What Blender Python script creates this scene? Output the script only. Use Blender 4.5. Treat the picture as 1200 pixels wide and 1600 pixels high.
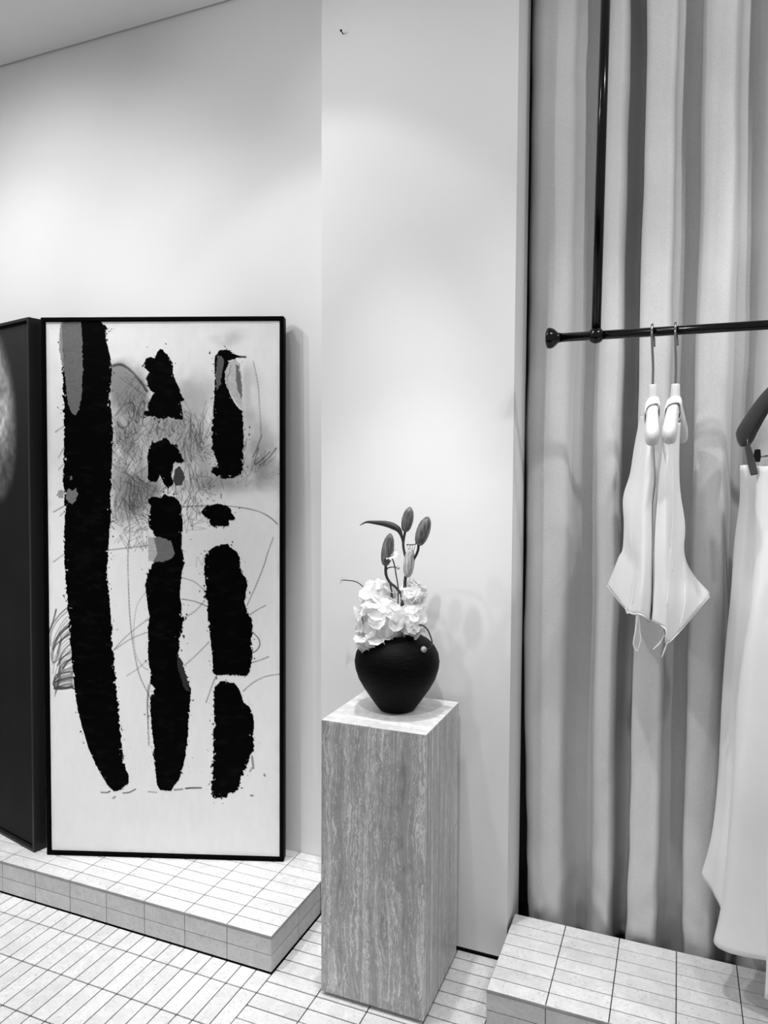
import bpy, bmesh, math, random
import numpy as np
from mathutils import Vector, Matrix, noise as mnoise
for o in list(bpy.data.objects): bpy.data.objects.remove(o, do_unlink=True)
random.seed(7); RNG = np.random.default_rng(11)
sc = bpy.context.scene; COL = sc.collection
S = 0.05          # one tile width = 5 cm; every length below is in tile widths
EYE = 28.183      # eye height
# ------------------------------------------------------------------ camera
def make_camera():
    cd = bpy.data.cameras.new('camera'); cam = bpy.data.objects.new('camera', cd); COL.objects.link(cam)
    cd.sensor_fit = 'VERTICAL'; cd.sensor_height = 24.0; cd.sensor_width = 18.0
    cd.lens = 1132.09/1600*24.0; cd.clip_start = .02
    yaw, pt, ro = (math.radians(a) for a in (22.159, 2.676, .28))
    f = Vector((-math.sin(yaw)*math.cos(pt), math.cos(yaw)*math.cos(pt), -math.sin(pt)))
    r = Vector((math.cos(yaw), math.sin(yaw), 0)); u = r.cross(f)
    r2 = r*math.cos(ro)+u*math.sin(ro); u2 = u*math.cos(ro)-r*math.sin(ro)
    m = Matrix((r2, u2, -f)).transposed().to_4x4(); m.translation = (0, 0, EYE*S)
    cam.matrix_world = m; sc.camera = cam
make_camera()
# ------------------------------------------------------------------ world, lamps, exposure
w = bpy.data.worlds.new('world'); sc.world = w; w.use_nodes = True
w.node_tree.nodes['Background'].inputs[0].default_value = (1, 1, 1, 1)
w.node_tree.nodes['Background'].inputs[1].default_value = .36
def spot(name, pos, to, power, angle, blend, radius):
    l = bpy.data.lights.new(name, 'SPOT'); l.energy = power; l.spot_size = math.radians(angle); l.spot_blend = blend
    l.shadow_soft_size = radius
    o = bpy.data.objects.new(name, l); COL.objects.link(o)
    p = Vector(pos)*S; o.location = p
    o.rotation_euler = (Vector(to)*S-p).to_track_quat('-Z', 'Y').to_euler()
SPOTS = [
 ((-50, 27, 60), (-48, 42, 24), 21, 90, 1, .035),
 ((-31, 27, 60), (-29, 42, 24), 13, 90, 1, .035),
 ((-48, 30, 60), (-23, 43, 8), 15, 50, 1, .02),
 ((-45, 10, 58), (-20, 42, 42), 36, 70, 1, .035),
 ((-46, 20, 60), (-46, 42, 36), 48, 100, 1, .035),
 ((-22, 27, 60), (-20, 42, 14), 8, 80, .3, .03),
 ((-15, 32, 60), (-16, 38, 10), 80, 38, 1, .03),
 ((-30, 14, 60), (-15, 41, 46), 21, 50, 1, .035),
 ((-34, 12, 60), (-38, 30, 0), 178, 50, 1, .035),  # added fill to lift the left floor and the canvas
 ((-8, 14, 60), (-12, 30, 0), 36, 34, 1, .035),  # added fill for the floor before the pedestal
 ((-9, 13, 60), (-15, 38, 24), 62, 26, 1, .03),  # put in to brighten the flowers and the wall behind them
 ((-24, 16, 60), (4, 40, 18), 52, 50, 1, .035),
 ((-7, 18, 60), (3, 37, 17), 66, 30, 1, .035),  # extra narrow spot added to lift the white garments
 ((14, 20, 60), (2, 43, 48), 30, 70, 1, .035),
 ((11, 20, 60), (5, 43, 24), 36, 72, 1, .03),
 ((17, 29, 60), (6, 43, 22), 48, 60, 1, .035),
]
for a in SPOTS: spot('ceiling_or_fill_spot', *a)  # ceiling spots together with the added fills marked above
vs = sc.view_settings
sc.display_settings.display_device = 'sRGB'
vs.view_transform = 'Standard'; vs.look = 'None'; vs.gamma = 1; vs.exposure = .13; vs.use_curve_mapping = False
# ------------------------------------------------------------------ helpers
def V(p, L=(0, 0, 0)): return ((p[0]-L[0])*S, (p[1]-L[1])*S, (p[2]-L[2])*S)
ORG = {}
def link(name, me, mat, parent=None, smooth=False, L=None):
    o = bpy.data.objects.new(name, me); COL.objects.link(o)
    if mat and not me.materials: me.materials.append(mat)
    if smooth:
        me.polygons.foreach_set('use_smooth', [True]*len(me.polygons))
    if parent: o.parent = parent
    return o
def obj(name, verts, faces, mat, parent=None, smooth=False):
    """a mesh from points in tile widths; an object without a parent gets its origin at its base centre"""
    if parent is not None: L = ORG[parent.name]
    else:
        a = np.array(verts); L = (float(a[:, 0].mean()), float(a[:, 1].mean()), float(a[:, 2].min()))
    me = bpy.data.meshes.new(name)
    me.from_pydata([V(p, L) for p in verts], [], faces)
    bm = bmesh.new(); bm.from_mesh(me); bmesh.ops.recalc_face_normals(bm, faces=bm.faces); bm.to_mesh(me); bm.free()
    o = link(name, me, mat, parent, smooth)
    if parent is None: o.location = V(L)
    ORG[o.name] = L
    return o
def thing(name, label, cat, L, group=None):
    o = bpy.data.objects.new(name, None); COL.objects.link(o); o.location = V(L); o.empty_display_size = .05
    ORG[o.name] = L; tag(o, label, cat, group); return o
def tag(o, label, cat, group=None):
    o['label'] = label; o['category'] = cat
    if group: o['group'] = group
def struct(o): o['kind'] = 'structure'; return o
def box(x0, x1, y0, y1, z0, z1):
    v = [(x, y, z) for z in (z0, z1) for y in (y0, y1) for x in (x0, x1)]
    return v, [(0, 2, 3, 1), (4, 5, 7, 6), (0, 1, 5, 4), (2, 6, 7, 3), (0, 4, 6, 2), (1, 3, 7, 5)]
def join(*parts):
    V_, F_ = [], []
    for v, f in parts:
        n = len(V_); V_ += list(v); F_ += [tuple(i+n for i in q) for q in f]
    return V_, F_
def bevel(o, wd, seg=2):
    m = o.modifiers.new('bevel', 'BEVEL'); m.width = wd*S; m.segments = seg; m.limit_method = 'ANGLE'; return o
def solid(o, t, off=-1):
    m = o.modifiers.new('solid', 'SOLIDIFY'); m.thickness = t*S; m.offset = off; return o
def catmull(pts, n, closed=False):
    P = [np.array(p, float) for p in pts]; N = len(P); out = []
    segs = N if closed else N-1
    for k in range(n):
        t = k/n*segs if closed else k/(n-1)*segs
        i = min(int(t), segs-1); u = t-i
        g = (lambda j: P[j % N]) if closed else (lambda j: P[max(0, min(N-1, j))])
        a, b, c, d = g(i-1), g(i), g(i+1), g(i+2)
        out.append(.5*((2*b)+(-a+c)*u+(2*a-5*b+4*c-d)*u*u+(-a+3*b-3*c+d)*u**3))
    return out
def tube(pts, rad, n=8, smooth_n=0, flat=1.0):
    P = catmull(pts, smooth_n) if smooth_n else [np.array(p, float) for p in pts]
    K = len(P); R = np.interp(np.linspace(0, 1, K), np.linspace(0, 1, len(rad)), rad) if hasattr(rad, '__len__') else [rad]*K
    vs_, fs = [], []; prev = None
    for i in range(K):
        d = P[min(i+1, K-1)]-P[max(i-1, 0)]; d = d/(np.linalg.norm(d)+1e-9)
        if prev is None:
            a = np.array((0, 0, 1.)) if abs(d[2]) < .9 else np.array((0, 1., 0))
        else: a = prev
        a = a-d*(a@d); a /= np.linalg.norm(a)+1e-9; prev = a; b = np.cross(d, a)
        for k in range(n):
            t = 2*math.pi*k/n
            vs_.append(tuple(P[i]+R[i]*(math.cos(t)*a+flat*math.sin(t)*b)))
    for i in range(K-1):
        for k in range(n):
            fs.append((i*n+k, i*n+(k+1) % n, (i+1)*n+(k+1) % n, (i+1)*n+k))
    fs.append(tuple(range(n-1, -1, -1))); fs.append(tuple((K-1)*n+k for k in range(n)))
    return vs_, fs
def lathe(c, prof, n=48, axis='z', capped=True):
    vs_, fs = [], []
    for r, h in prof:
        for k in range(n):
            t = 2*math.pi*k/n
            a, b = r*math.cos(t), r*math.sin(t)
            vs_.append((c[0]+a, c[1]+b, c[2]+h) if axis == 'z' else (c[0]+h, c[1]+a, c[2]+b))
    for i in range(len(prof)-1):
        for k in range(n): fs.append((i*n+k, i*n+(k+1) % n, (i+1)*n+(k+1) % n, (i+1)*n+k))
    if capped:
        fs.append(tuple(range(n))); fs.append(tuple((len(prof)-1)*n+k for k in range(n)))
    return vs_, fs
# ------------------------------------------------------------------ materials
def mat(name, col=.8, rough=.6, spec=.4, metal=0):
    m = bpy.data.materials.new(name); m.use_nodes = True; b = m.node_tree.nodes['Principled BSDF']
    c = col if hasattr(col, '__len__') else (col,)*3
    b.inputs['Base Color'].default_value = (*c, 1); b.inputs['Roughness'].default_value = rough
    b.inputs['Specular IOR Level'].default_value = spec; b.inputs['Metallic'].default_value = metal
    return m
class NT:
    def __init__(s, m): s.t = m.node_tree; s.b = s.t.nodes['Principled BSDF']
    def n(s, typ, **kw):
        q = s.t.nodes.new(typ)
        for k, v in kw.items():
            if k.startswith('i_'):
                q.inputs[k[2:].replace('_', ' ')].default_value = v
            else: setattr(q, k, v)
        return q
    def l(s, a, b): s.t.links.new(a, b)
    def noise(s, vec, scale, detail=4, rough=.5, dist=0):
        q = s.n('ShaderNodeTexNoise'); q.inputs['Scale'].default_value = scale; q.inputs['Detail'].default_value = detail
        q.inputs['Roughness'].default_value = rough; q.inputs['Distortion'].default_value = dist
        s.l(vec, q.inputs['Vector']); return q.outputs['Fac']
    def ramp(s, fac, stops):
        q = s.n('ShaderNodeValToRGB'); e = q.color_ramp.elements
        while len(e) < len(stops): e.new(.5)
        for a, (p, c) in zip(e, stops): a.position = p; a.color = (c, c, c, 1)
        s.l(fac, q.inputs['Fac']); return q.outputs['Color']
    def math(s, op, a, b=None):
        q = s.n('ShaderNodeMath', operation=op)
        for i, x in enumerate((a, b)):
            if x is None: continue
            if hasattr(x, 'type'): s.l(x, q.inputs[i])
            else: q.inputs[i].default_value = x
        return q.outputs[0]
    def mul(s, a, b):
        q = s.n('ShaderNodeMix', data_type='RGBA', blend_type='MULTIPLY'); q.inputs[0].default_value = 1
        s.l(a, q.inputs[6]); s.l(b, q.inputs[7]); return q.outputs[2]
    def bump(s, h, strength, dist=.002):
        q = s.n('ShaderNodeBump'); q.inputs['Strength'].default_value = strength; q.inputs['Distance'].default_value = dist
        s.l(h, q.inputs['Height']); s.l(q.outputs[0], s.b.inputs['Normal'])
    def color(s, c): s.l(c, s.b.inputs['Base Color'])
def mat_plaster(name, c0, c1):
    m = mat(name, c1, .75, .25); t = NT(m); p = t.n('ShaderNodeNewGeometry').outputs['Position']
    f = t.noise(p, 1.6, 5, .55); t.color(t.ramp(f, [(.3, c0), (.7, c1)])); t.bump(t.noise(p, 14, 4), .08, .004); return m
def mat_tile(name, c0, c1):
    m = mat(name, c1, .42, .35); t = NT(m); p = t.n('ShaderNodeNewGeometry').outputs['Position']
    oi = t.n('ShaderNodeObjectInfo').outputs['Random']
    off = t.n('ShaderNodeVectorMath', operation='ADD'); t.l(p, off.inputs[0])
    cx = t.n('ShaderNodeCombineXYZ'); t.l(t.math('MULTIPLY', oi, 13.0), cx.inputs[0]); t.l(t.math('MULTIPLY', oi, 7.0), cx.inputs[2]); t.l(cx.outputs[0], off.inputs[1])
    q = off.outputs[0]
    a = t.ramp(t.noise(q, 14, 6, .6, .6), [(.28, c0), (.62, c1)])
    v = t.ramp(t.math('ABSOLUTE', t.math('SUBTRACT', t.noise(q, 7, 5, .6, 1.5), .5)), [(0, 1.10), (.025, 1.0)])
    s_ = t.ramp(t.noise(q, 130, 3, .6), [(.30, .72), (.42, 1.0)])
    k = t.ramp(oi, [(0, .93), (1, 1.03)])
    t.color(t.mul(t.mul(t.mul(a, v), s_), k)); t.bump(t.noise(q, 90, 3), .06, .002); return m
def mat_travertine(name, sx, seed, wob, k=1.0):
    m = mat(name, .5, .35, .4); t = NT(m); tc = t.n('ShaderNodeTexCoord').outputs['Object']
    mp = t.n('ShaderNodeMapping'); mp.inputs['Location'].default_value = (seed, seed*1.7, seed*.3); t.l(tc, mp.inputs['Vector'])
    p = mp.outputs[0]
    # slow sideways wander of the layers
    wn = t.n('ShaderNodeTexNoise'); wn.inputs['Scale'].default_value = 7; wn.inputs['Detail'].default_value = 5; wn.inputs['Roughness'].default_value = .62
    st = t.n('ShaderNodeMapping'); st.inputs['Scale'].default_value = (1.4, 1.4, .42); t.l(p, st.inputs['Vector']); t.l(st.outputs[0], wn.inputs['Vector'])
    sc_ = t.n('ShaderNodeVectorMath', operation='SCALE'); sc_.inputs['Scale'].default_value = wob; t.l(wn.outputs['Color'], sc_.inputs[0])
    ad = t.n('ShaderNodeVectorMath', operation='ADD'); t.l(p, ad.inputs[0]); t.l(sc_.outputs[0], ad.inputs[1])
    s2 = t.n('ShaderNodeMapping'); s2.inputs['Scale'].default_value = (sx, sx, sx*.016); t.l(ad.outputs[0], s2.inputs['Vector'])
    band = t.noise(s2.outputs[0], 1.0, 6, .62)
    s3 = t.n('ShaderNodeMapping'); s3.inputs['Scale'].default_value = (sx*4.3, sx*4.3, sx*.05); t.l(ad.outputs[0], s3.inputs['Vector'])
    fine = t.noise(s3.outputs[0], 1.0, 4, .6)
    mott = t.noise(p, 38, 5, .65)
    f = t.math('ADD', t.math('MULTIPLY', band, .62), t.math('MULTIPLY', fine, .38))
    c = t.ramp(f, [(a, 1-(1-b)*k) for a, b in ((.36, .27), (.44, .40), (.475, .33), (.49, .66), (.51, .37), (.545, .44), (.565, .82), (.59, .46), (.66, .72))])
    c2 = t.ramp(mott, [(.3, .86), (.62, 1.08)])
    s4 = t.n('ShaderNodeMapping'); s4.inputs['Scale'].default_value = (1, 1, .35); t.l(p, s4.inputs['Vector'])
    pit = t.ramp(t.noise(s4.outputs[0], 160, 3, .6), [(.24, .35), (.31, 1.0)])
    t.color(t.mul(t.mul(c, c2), pit)); t.bump(f, .10, .002); return m
def mat_fabric(name, c0, c1, scale=420, rough=.9, bumpy=.25):
    m = mat(name, c1, rough, .15); t = NT(m); tc = t.n('ShaderNodeTexCoord').outputs['Object']
    mp = t.n('ShaderNodeMapping'); mp.inputs['Scale'].default_value = (1, 1, .45); t.l(tc, mp.inputs['Vector'])
    h = t.noise(mp.outputs[0], scale, 3, .7)
    big = t.ramp(t.noise(tc, 4, 4), [(.3, .93), (.7, 1.04)])
    t.color(t.mul(t.ramp(h, [(.3, c0), (.7, c1)]), big)); t.bump(h, bumpy, .001); return m
def mat_attr(name, rough, spec=.3):
    m = mat(name, .8, rough, spec); t = NT(m); a = t.n('ShaderNodeVertexColor', layer_name='Col'); t.color(a.outputs['Color'])
    tc = t.n('ShaderNodeTexCoord').outputs['Object']; t.bump(t.noise(tc, 260, 3, .6), .12, .001); return m
WALL = mat_plaster('wall_plaster', .80, .84); CEIL = mat_plaster('ceiling_paint', .84, .87); DARKWALL = mat('back_wall_shade', .10, .9, .1)  # back wall: shade behind the curtain put into a dark colour
GAP = mat('dark_recess', .03, .9, .1); GROUT = mat('grout', .02, .9, .05)  # recess colour near black, holding the shade of the shadow gaps
TILE = mat_tile('limestone_tile', .78, .92); FACE = mat_tile('limestone_shaded', .49, .58)  # riser stone: same tile, darkened in colour for facing away from the light
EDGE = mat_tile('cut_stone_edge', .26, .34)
BLACK = mat('black_satin', .0015, .5, .03); BLACKGLOSS = mat('black_lacquer', .0015, .16, .35); BLACK_LIT = mat('black_satin_lit', .022, .4, .25)  # last one: frame black lifted to grey for the light reflected on it
CURT = mat_fabric('curtain_linen', .60, .74, 500, .92, .35); WHITE = mat_fabric('white_satin', .90, .93, 900, .5, .05)
WHITE2 = mat_fabric('white_crepe', .91, .94, 900, .7, .05)
CHROME = mat('brushed_steel', .34, .25, .5, 1.0); PALEWOOD = mat('pale_lacquer', .72, .38, .45); DARKWOOD = mat('dark_lacquer', .045, .42, .4)
PAINT = mat_attr('paint_on_canvas', .6, .12); GLOSSPAINT = mat_attr('black_paint', .45, .03)
def mat_vase():
    m = mat('rough_black_clay', .0015, .5, .07); t = NT(m); tc = t.n('ShaderNodeTexCoord').outputs['Object']
    mp = t.n('ShaderNodeMapping'); mp.inputs['Scale'].default_value = (1, 1, 3.5); t.l(tc, mp.inputs['Vector'])
    h = t.noise(mp.outputs[0], 45, 6, .65); t.color(t.ramp(h, [(.45, .001), (.8, .005)])); t.bump(h, .5, .004); return m
VASE = mat_vase()
PETAL = mat('white_petal', .99, .7, .1); PB = PETAL.node_tree.nodes['Principled BSDF']; PB.inputs['Subsurface Weight'].default_value = .6; PB.inputs['Subsurface Radius'].default_value = (1, 1, 1); PB.inputs['Subsurface Scale'].default_value = .02
def translucent(m, f, c):
    t = m.node_tree; tr = t.nodes.new('ShaderNodeBsdfTranslucent'); tr.inputs['Color'].default_value = (c, c, c, 1); mx = t.nodes.new('ShaderNodeMixShader'); mx.inputs[0].default_value = f
    t.links.new(t.nodes['Principled BSDF'].outputs[0], mx.inputs[1]); t.links.new(tr.outputs[0], mx.inputs[2]); t.links.new(mx.outputs[0], t.nodes['Material Output'].inputs['Surface'])
PB.inputs['Subsurface Weight'].default_value = 0; translucent(PETAL, .36, 1.0)
STEM = mat('stem', .035, .5, .3)
def mat_bud(name, lo, hi):
    m = mat(name, hi, .5, .3); t = NT(m); tc = t.n('ShaderNodeTexCoord').outputs['Object']
    mp = t.n('ShaderNodeMapping'); mp.inputs['Scale'].default_value = (1, 1, .12); t.l(tc, mp.inputs['Vector'])
    t.color(t.ramp(t.noise(mp.outputs[0], 160, 3, .6), [(.4, lo), (.62, hi)])); return m
BUD = mat_bud('lily_bud', .06, .20); PALEBUD = mat_bud('open_lily', .25, .62)
# ------------------------------------------------------------------ the setting
CX, Y0, HP, YL = -20.841, 34.56, 2.208, 43.4
struct(obj('wall_left', *box(-80, CX-.01, YL, YL+1.5, -.1, 62), WALL))
struct(obj('wall_middle', *box(-20.854, -8.73, 40.73, 44.0, .22, 60.78), WALL))
struct(obj('baseboard_middle', *box(-20.8, -8.8, 40.9, 43.9, -.1, .22), GAP))
struct(obj('wall_back', *box(CX, 26, 47.3, 48.3, -.1, 62), DARKWALL))
struct(obj('ceiling', *join(box(-80, CX, -20, YL-.16, 60.78, 61.6), box(CX, 26, -20, 47.3, 60.78, 61.6)), CEIL))
struct(obj('trim_1', *box(-80, CX, YL-.16, YL, 61.2, 61.6), GAP))  # dark strip carrying the shade of the gap along the ceiling
floor = struct(obj('floor', *box(-80, 26, -20, 47.3, -1.1, -.1), GROUT))
# tiles: one mesh per size, shared by all tiles alike
TM = {}
def tile(parent, mt, x0, x1, y0, y1, z0, z1, gap=.022, name='tile', ax='xy'):
    gx = gap if 'x' in ax else 0; gy = gap*1.25 if 'y' in ax else 0; gz = gap if 'z' in ax else 0
    dx, dy, dz = x1-x0-2*gx, y1-y0-2*gy, z1-z0-2*gz
    k = (round(dx, 3), round(dy, 3), round(dz, 3), mt.name)
    if k not in TM:
        me = bpy.data.meshes.new(name); bm = bmesh.new(); bmesh.ops.create_cube(bm, size=1)
        for v in bm.verts: v.co = (v.co.x*dx*S, v.co.y*dy*S, v.co.z*dz*S)
        bmesh.ops.bevel(bm, geom=list(bm.edges), offset=.014*S, segments=1, affect='EDGES'); bm.to_mesh(me); bm.free(); me.materials.append(mt); TM[k] = me
    o = bpy.data.objects.new(name, TM[k]); COL.objects.link(o); o.parent = parent
    o.location = V(((x0+x1)/2, (y0+y1)/2, (z0+z1)/2), ORG[parent.name]); return o
rest = []
def floor_tile(x0, x1, y0, y1):
    seen = y1 > 24 and x0 > -46 and x1 < 7 and (y1 > 33-.6*(x0+12) if x0 > -12 else True) and (y1 > 24.5+.43*(x1+33))
    if seen:
        z = random.uniform(-.008, .008); tile(floor, TILE, x0, x1, y0, y1, -.1, 0, .034)
    else: rest.append(box(x0+.03, x1-.03, y0+.03, y1-.03, -.1, 0))
for i in range(34):                                     # laid away from the wall, left of the platform's corner
    x1 = CX-i
    floor_tile(x1-1, x1, 33.0, 34.6)
    for k in range(9): floor_tile(x1-1, x1, 30-3*k, 33-3*k)
for i in range(-1, 15):                                 # laid along the wall, right of it
    for y in range(6, 41):
        floor_tile(-20.7+3*i if i > 0 else CX, -17.7+3*i, y, min(y+1, 40.75)) if i >= 0 else None
f_ = obj('tile_field', *join(*rest), TILE, floor); f_['kind'] = 'stuff'
def platform(label, x0, x1, y0, y1, top, rows, split, side_to, right_side):
    L = ((x0+x1)/2, (y0+y1)/2, 0)
    p = thing('tiled_platform', label, 'platform', L)
    obj('core', *box(x0+.12, x1-.12, y0+.12, y1, -.1, top-.06), GROUT, p)
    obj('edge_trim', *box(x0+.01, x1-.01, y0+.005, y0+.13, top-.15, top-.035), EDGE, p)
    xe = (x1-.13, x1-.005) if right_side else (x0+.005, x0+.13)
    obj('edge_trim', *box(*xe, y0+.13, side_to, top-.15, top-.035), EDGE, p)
    n = int(round((x1-x0)/3))
    for i in range(n):
        a, b = (x1-3*(i+1), x1-3*i) if right_side else (x0+3*i, x0+3*(i+1))
        for k in range(rows): tile(p, TILE, a, b, y0+k, min(y0+k+1, y1), top-.06 if k else top-.035, top, .024)
        m = .08+(top-.24)/2
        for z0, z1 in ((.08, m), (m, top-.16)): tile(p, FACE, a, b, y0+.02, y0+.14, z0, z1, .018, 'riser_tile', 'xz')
    xs = (x1-.14, x1-.02) if right_side else (x0+.02, x0+.14)
    y = y0+.02
    while y < side_to-.05:
        e = min(y+split, side_to); m = .08+(top-.24)/2
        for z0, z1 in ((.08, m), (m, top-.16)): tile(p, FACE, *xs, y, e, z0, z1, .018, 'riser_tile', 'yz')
        y = e
    return p
platform('low tiled platform on the left under the two tall framed paintings', CX-45, CX, Y0, YL, HP, 9, 3.2, 40.7, True)
platform('low tiled platform on the right in front of the curtain', -8.58, -8.58+24, 35.23, 42.23, 2.107, 7, 3, 40.7, False)
# ------------------------------------------------------------------ travertine pedestal
def pedestal():
    x0, x1, y0, y1, z0, z1 = -17.51, -11.58, 34.22, 40.09, .22, 15.22
    p = thing('stone_pedestal', 'tall square travertine pedestal with vertical veining carrying the black vase', 'pedestal', ((x0+x1)/2, (y0+y1)/2, 0))
    t = .4
    tv = [mat_travertine('travertine_front', 30, .3, .07), mat_travertine('travertine_side', 60, 2.1, .014), mat_travertine('travertine_top', 14, 4.4, .05, .45)]
    for nm, b, m in (('front_panel', (x0, x1-.02, y0, y0+t, z0, z1-.03), tv[0]), ('side_panel', (x1-t, x1, y0+t+.012, y1, z0, z1-.03), tv[1]),
                     ('side_panel', (x0, x0+t, y0+t, y1, z0, z1-.03), tv[1]), ('back_panel', (x0+t, x1-t, y1-t, y1, z0, z1-.03), tv[0])):
        bevel(obj(nm, *box(*b), m, p), .03, 2)
    # top slab: its layers lie across, so its veins are turned on their side
    o = bevel(obj('top_panel', *box(x0, x1, y0, y1, z1-.03, z1), tv[2], p), .012, 2)
    mp = [n for n in tv[2].node_tree.nodes if n.bl_idname == 'ShaderNodeMapping'][0]; mp.inputs['Rotation'].default_value = (0, math.radians(90), math.radians(0))
    obj('plinth', *box(x0+.35, x1-.35, y0+.35, y1-.35, 0, z0), GAP, p)
pedestal()
# ------------------------------------------------------------------ paintings
STROKES=[[(2.72,0.15),(3.72,0.12),(4.15,0.37),(4.5,0.71),(4.37,0.84),(4.41,1.44),(4.57,2.2),(4.7,2.71),(4.78,3.56),(4.73,4.41),(4.63,5.48),(4.76,6.55),(4.83,7.83),(4.73,9.55),(4.67,11.27),(4.62,11.92),(4.66,12.56),(4.66,12.99),(4.52,14.29),(4.46,15.5),(4.28,15.59),(4.46,16.07),(4.32,16.46),(4.36,17.55),(4.48,18.63),(4.56,19.94),(4.59,20.59),(4.68,20.72),(4.59,21.69),(4.67,22.34),(4.84,23),(4.71,23.22),(4.83,23.87),(4.92,24.53),(4.91,24.97),(5.04,26.07),(5.11,27.39),(5.24,28.71),(5.36,30.03),(5.58,30.6),(5.75,31.13),(5.7,31.53),(5.44,31.71),(4.99,32.08),(4.76,32.13),(4.45,31.91),(3.97,31.3),(3.44,30.3),(2.92,29.11),(2.57,27.88),(2.23,26.65),(2.19,26.34),(2.02,25.24),(1.86,23.48),(1.75,21.73),(1.63,19.98),(1.52,18.23),(1.4,16.49),(1.37,15.19),(1.48,13.02),(1.45,11.72),(1.38,10.42),(1.44,8.7),(1.5,7.41),(1.47,6.12),(1.44,4.41),(1.41,3.13),(1.38,1.85),(1.35,0.78),(1.44,0.4)],
[(8.05,2.13),(8.31,2.21),(8.57,2.64),(8.83,2.85),(8.96,3.23),(8.91,3.65),(9.12,4.25),(9.38,4.76),(9.55,5.27),(9.73,5.48),(9.42,5.61),(9.55,6.12),(9.63,6.8),(9.11,6.76),(8.55,6.59),(8.24,6.76),(7.59,6.59),(6.94,6.55),(7.12,6.12),(7.43,5.35),(7.6,5.01),(7.26,4.67),(7.09,3.99),(7.31,3.65),(7,3.31),(7.1,2.72),(7.44,2.63),(7.7,2.72),(7.88,2.3)],
[(8.28,8.04),(8.54,8.08),(8.8,8.46),(9.15,8.46),(9.36,8.89),(9.62,9.62),(9.31,9.7),(9.01,9.62),(8.88,10.17),(8.79,10.6),(8.96,11.03),(8.57,11.42),(8.26,11.08),(8,10.48),(7.83,10.91),(7.39,10.95),(7.17,10.74),(7.22,9.97),(7.14,9.33),(7.27,8.68),(7.49,8.34),(7.93,8.25)],
[(8.35,11.76),(8.52,11.89),(8.96,11.93),(9.35,12.32),(9.47,12.75),(9.56,13.6),(9.46,14.6),(9.46,15.33),(9.59,15.97),(9.67,16.41),(9.5,16.84),(9.41,17.49),(9.36,18.14),(9.31,18.57),(9.44,19.22),(9.4,19.87),(9.61,20.22),(9.48,20.74),(9.34,21.4),(9.3,22.05),(9.16,22.49),(9.38,22.92),(9.6,23.57),(9.81,24.22),(10.03,24.87),(10.03,25.31),(9.98,25.97),(9.84,27.29),(9.84,28.17),(9.7,29.27),(9.52,30.15),(9.21,31.18),(8.85,31.63),(8.67,31.98),(7.88,31.92),(7.66,31.52),(7.57,30.64),(7.49,29.54),(7.45,28.66),(7.33,27.56),(7.25,26.46),(7.25,25.58),(7.57,24.92),(7.26,24.62),(7.31,23.83),(7.18,23.39),(7.1,22.52),(7.15,21.65),(7.11,20.78),(7.24,20.12),(7.12,19.47),(7.03,18.6),(6.95,17.95),(7.09,17.21),(7.35,16.65),(7.62,16.34),(7.97,15.56),(7.54,14.35),(7.28,14.05),(7.2,13.41),(7.29,12.98),(7.38,12.54),(7.16,12.33),(7.21,12.03),(7.56,11.94),(8.08,12.02),(8.26,11.81)],
[(11.77,2.6),(12.07,2.22),(12.37,2.14),(12.8,2.23),(13.01,2.44),(13.66,2.61),(13.31,2.73),(12.71,2.86),(12.88,3.16),(12.58,4),(12.71,4.93),(12.88,5.35),(13.22,5.9),(13.56,6.2),(13.65,6.96),(13.69,8.24),(13.64,9.51),(13.6,10.37),(12.99,10.63),(12.35,10.71),(11.91,10.55),(11.52,10.29),(11.53,9.99),(12,9.69),(11.74,9.18),(11.53,8.67),(11.53,7.82),(11.62,6.54),(11.71,5.27),(11.76,4),(11.72,3.15)],
[(10.78,12.95),(11.04,12.61),(11.47,12.47),(11.91,12.39),(12.56,12.51),(12.82,12.77),(12.86,13.02),(13.12,13.36),(12.99,13.49),(12.69,13.49),(12.68,13.88),(12.12,13.93),(11.47,13.89),(11.34,13.46),(11.04,13.29)],
[(12.33,15.13),(12.59,15.08),(12.85,15.3),(13.2,15.64),(13.42,16.02),(13.42,16.58),(13.63,17.14),(13.85,17.44),(13.93,17.87),(13.8,18.3),(13.8,18.65),(13.71,18.95),(13.89,19.6),(14.06,19.9),(14.23,20.11),(14.28,20.67),(14.19,21.54),(14.23,22.84),(14.06,23.71),(13.84,23.98),(12.97,23.95),(11.66,23.93),(11.52,23.76),(11.57,22.88),(11.44,22.02),(11.36,21.15),(11.23,20.28),(11.19,19.42),(11.23,18.98),(11.02,18.77),(11.07,17.69),(10.98,16.82),(10.98,15.96),(11.25,15.61),(11.46,15.44),(11.99,15.18)],
[(11.96,24.45),(12.31,24.31),(12.57,24.43),(13.01,24.47),(13.31,24.81),(13.49,25.25),(13.66,25.81),(14.05,26.06),(14.31,26.67),(14.36,27.19),(14.31,27.98),(14.18,28.07),(14.31,28.37),(14.44,28.77),(14.27,29.16),(13.96,29.83),(13.61,30.72),(13.26,31.69),(12.95,31.96),(12.6,32.06),(12.46,32.37),(11.85,32.43),(11.5,32.31),(11.41,31.74),(11.46,30.55),(11.59,29.44),(11.6,28.35),(11.55,27.91),(11.64,27.25),(11.61,25.94),(11.61,25.28),(11.65,24.84)]]
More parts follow.
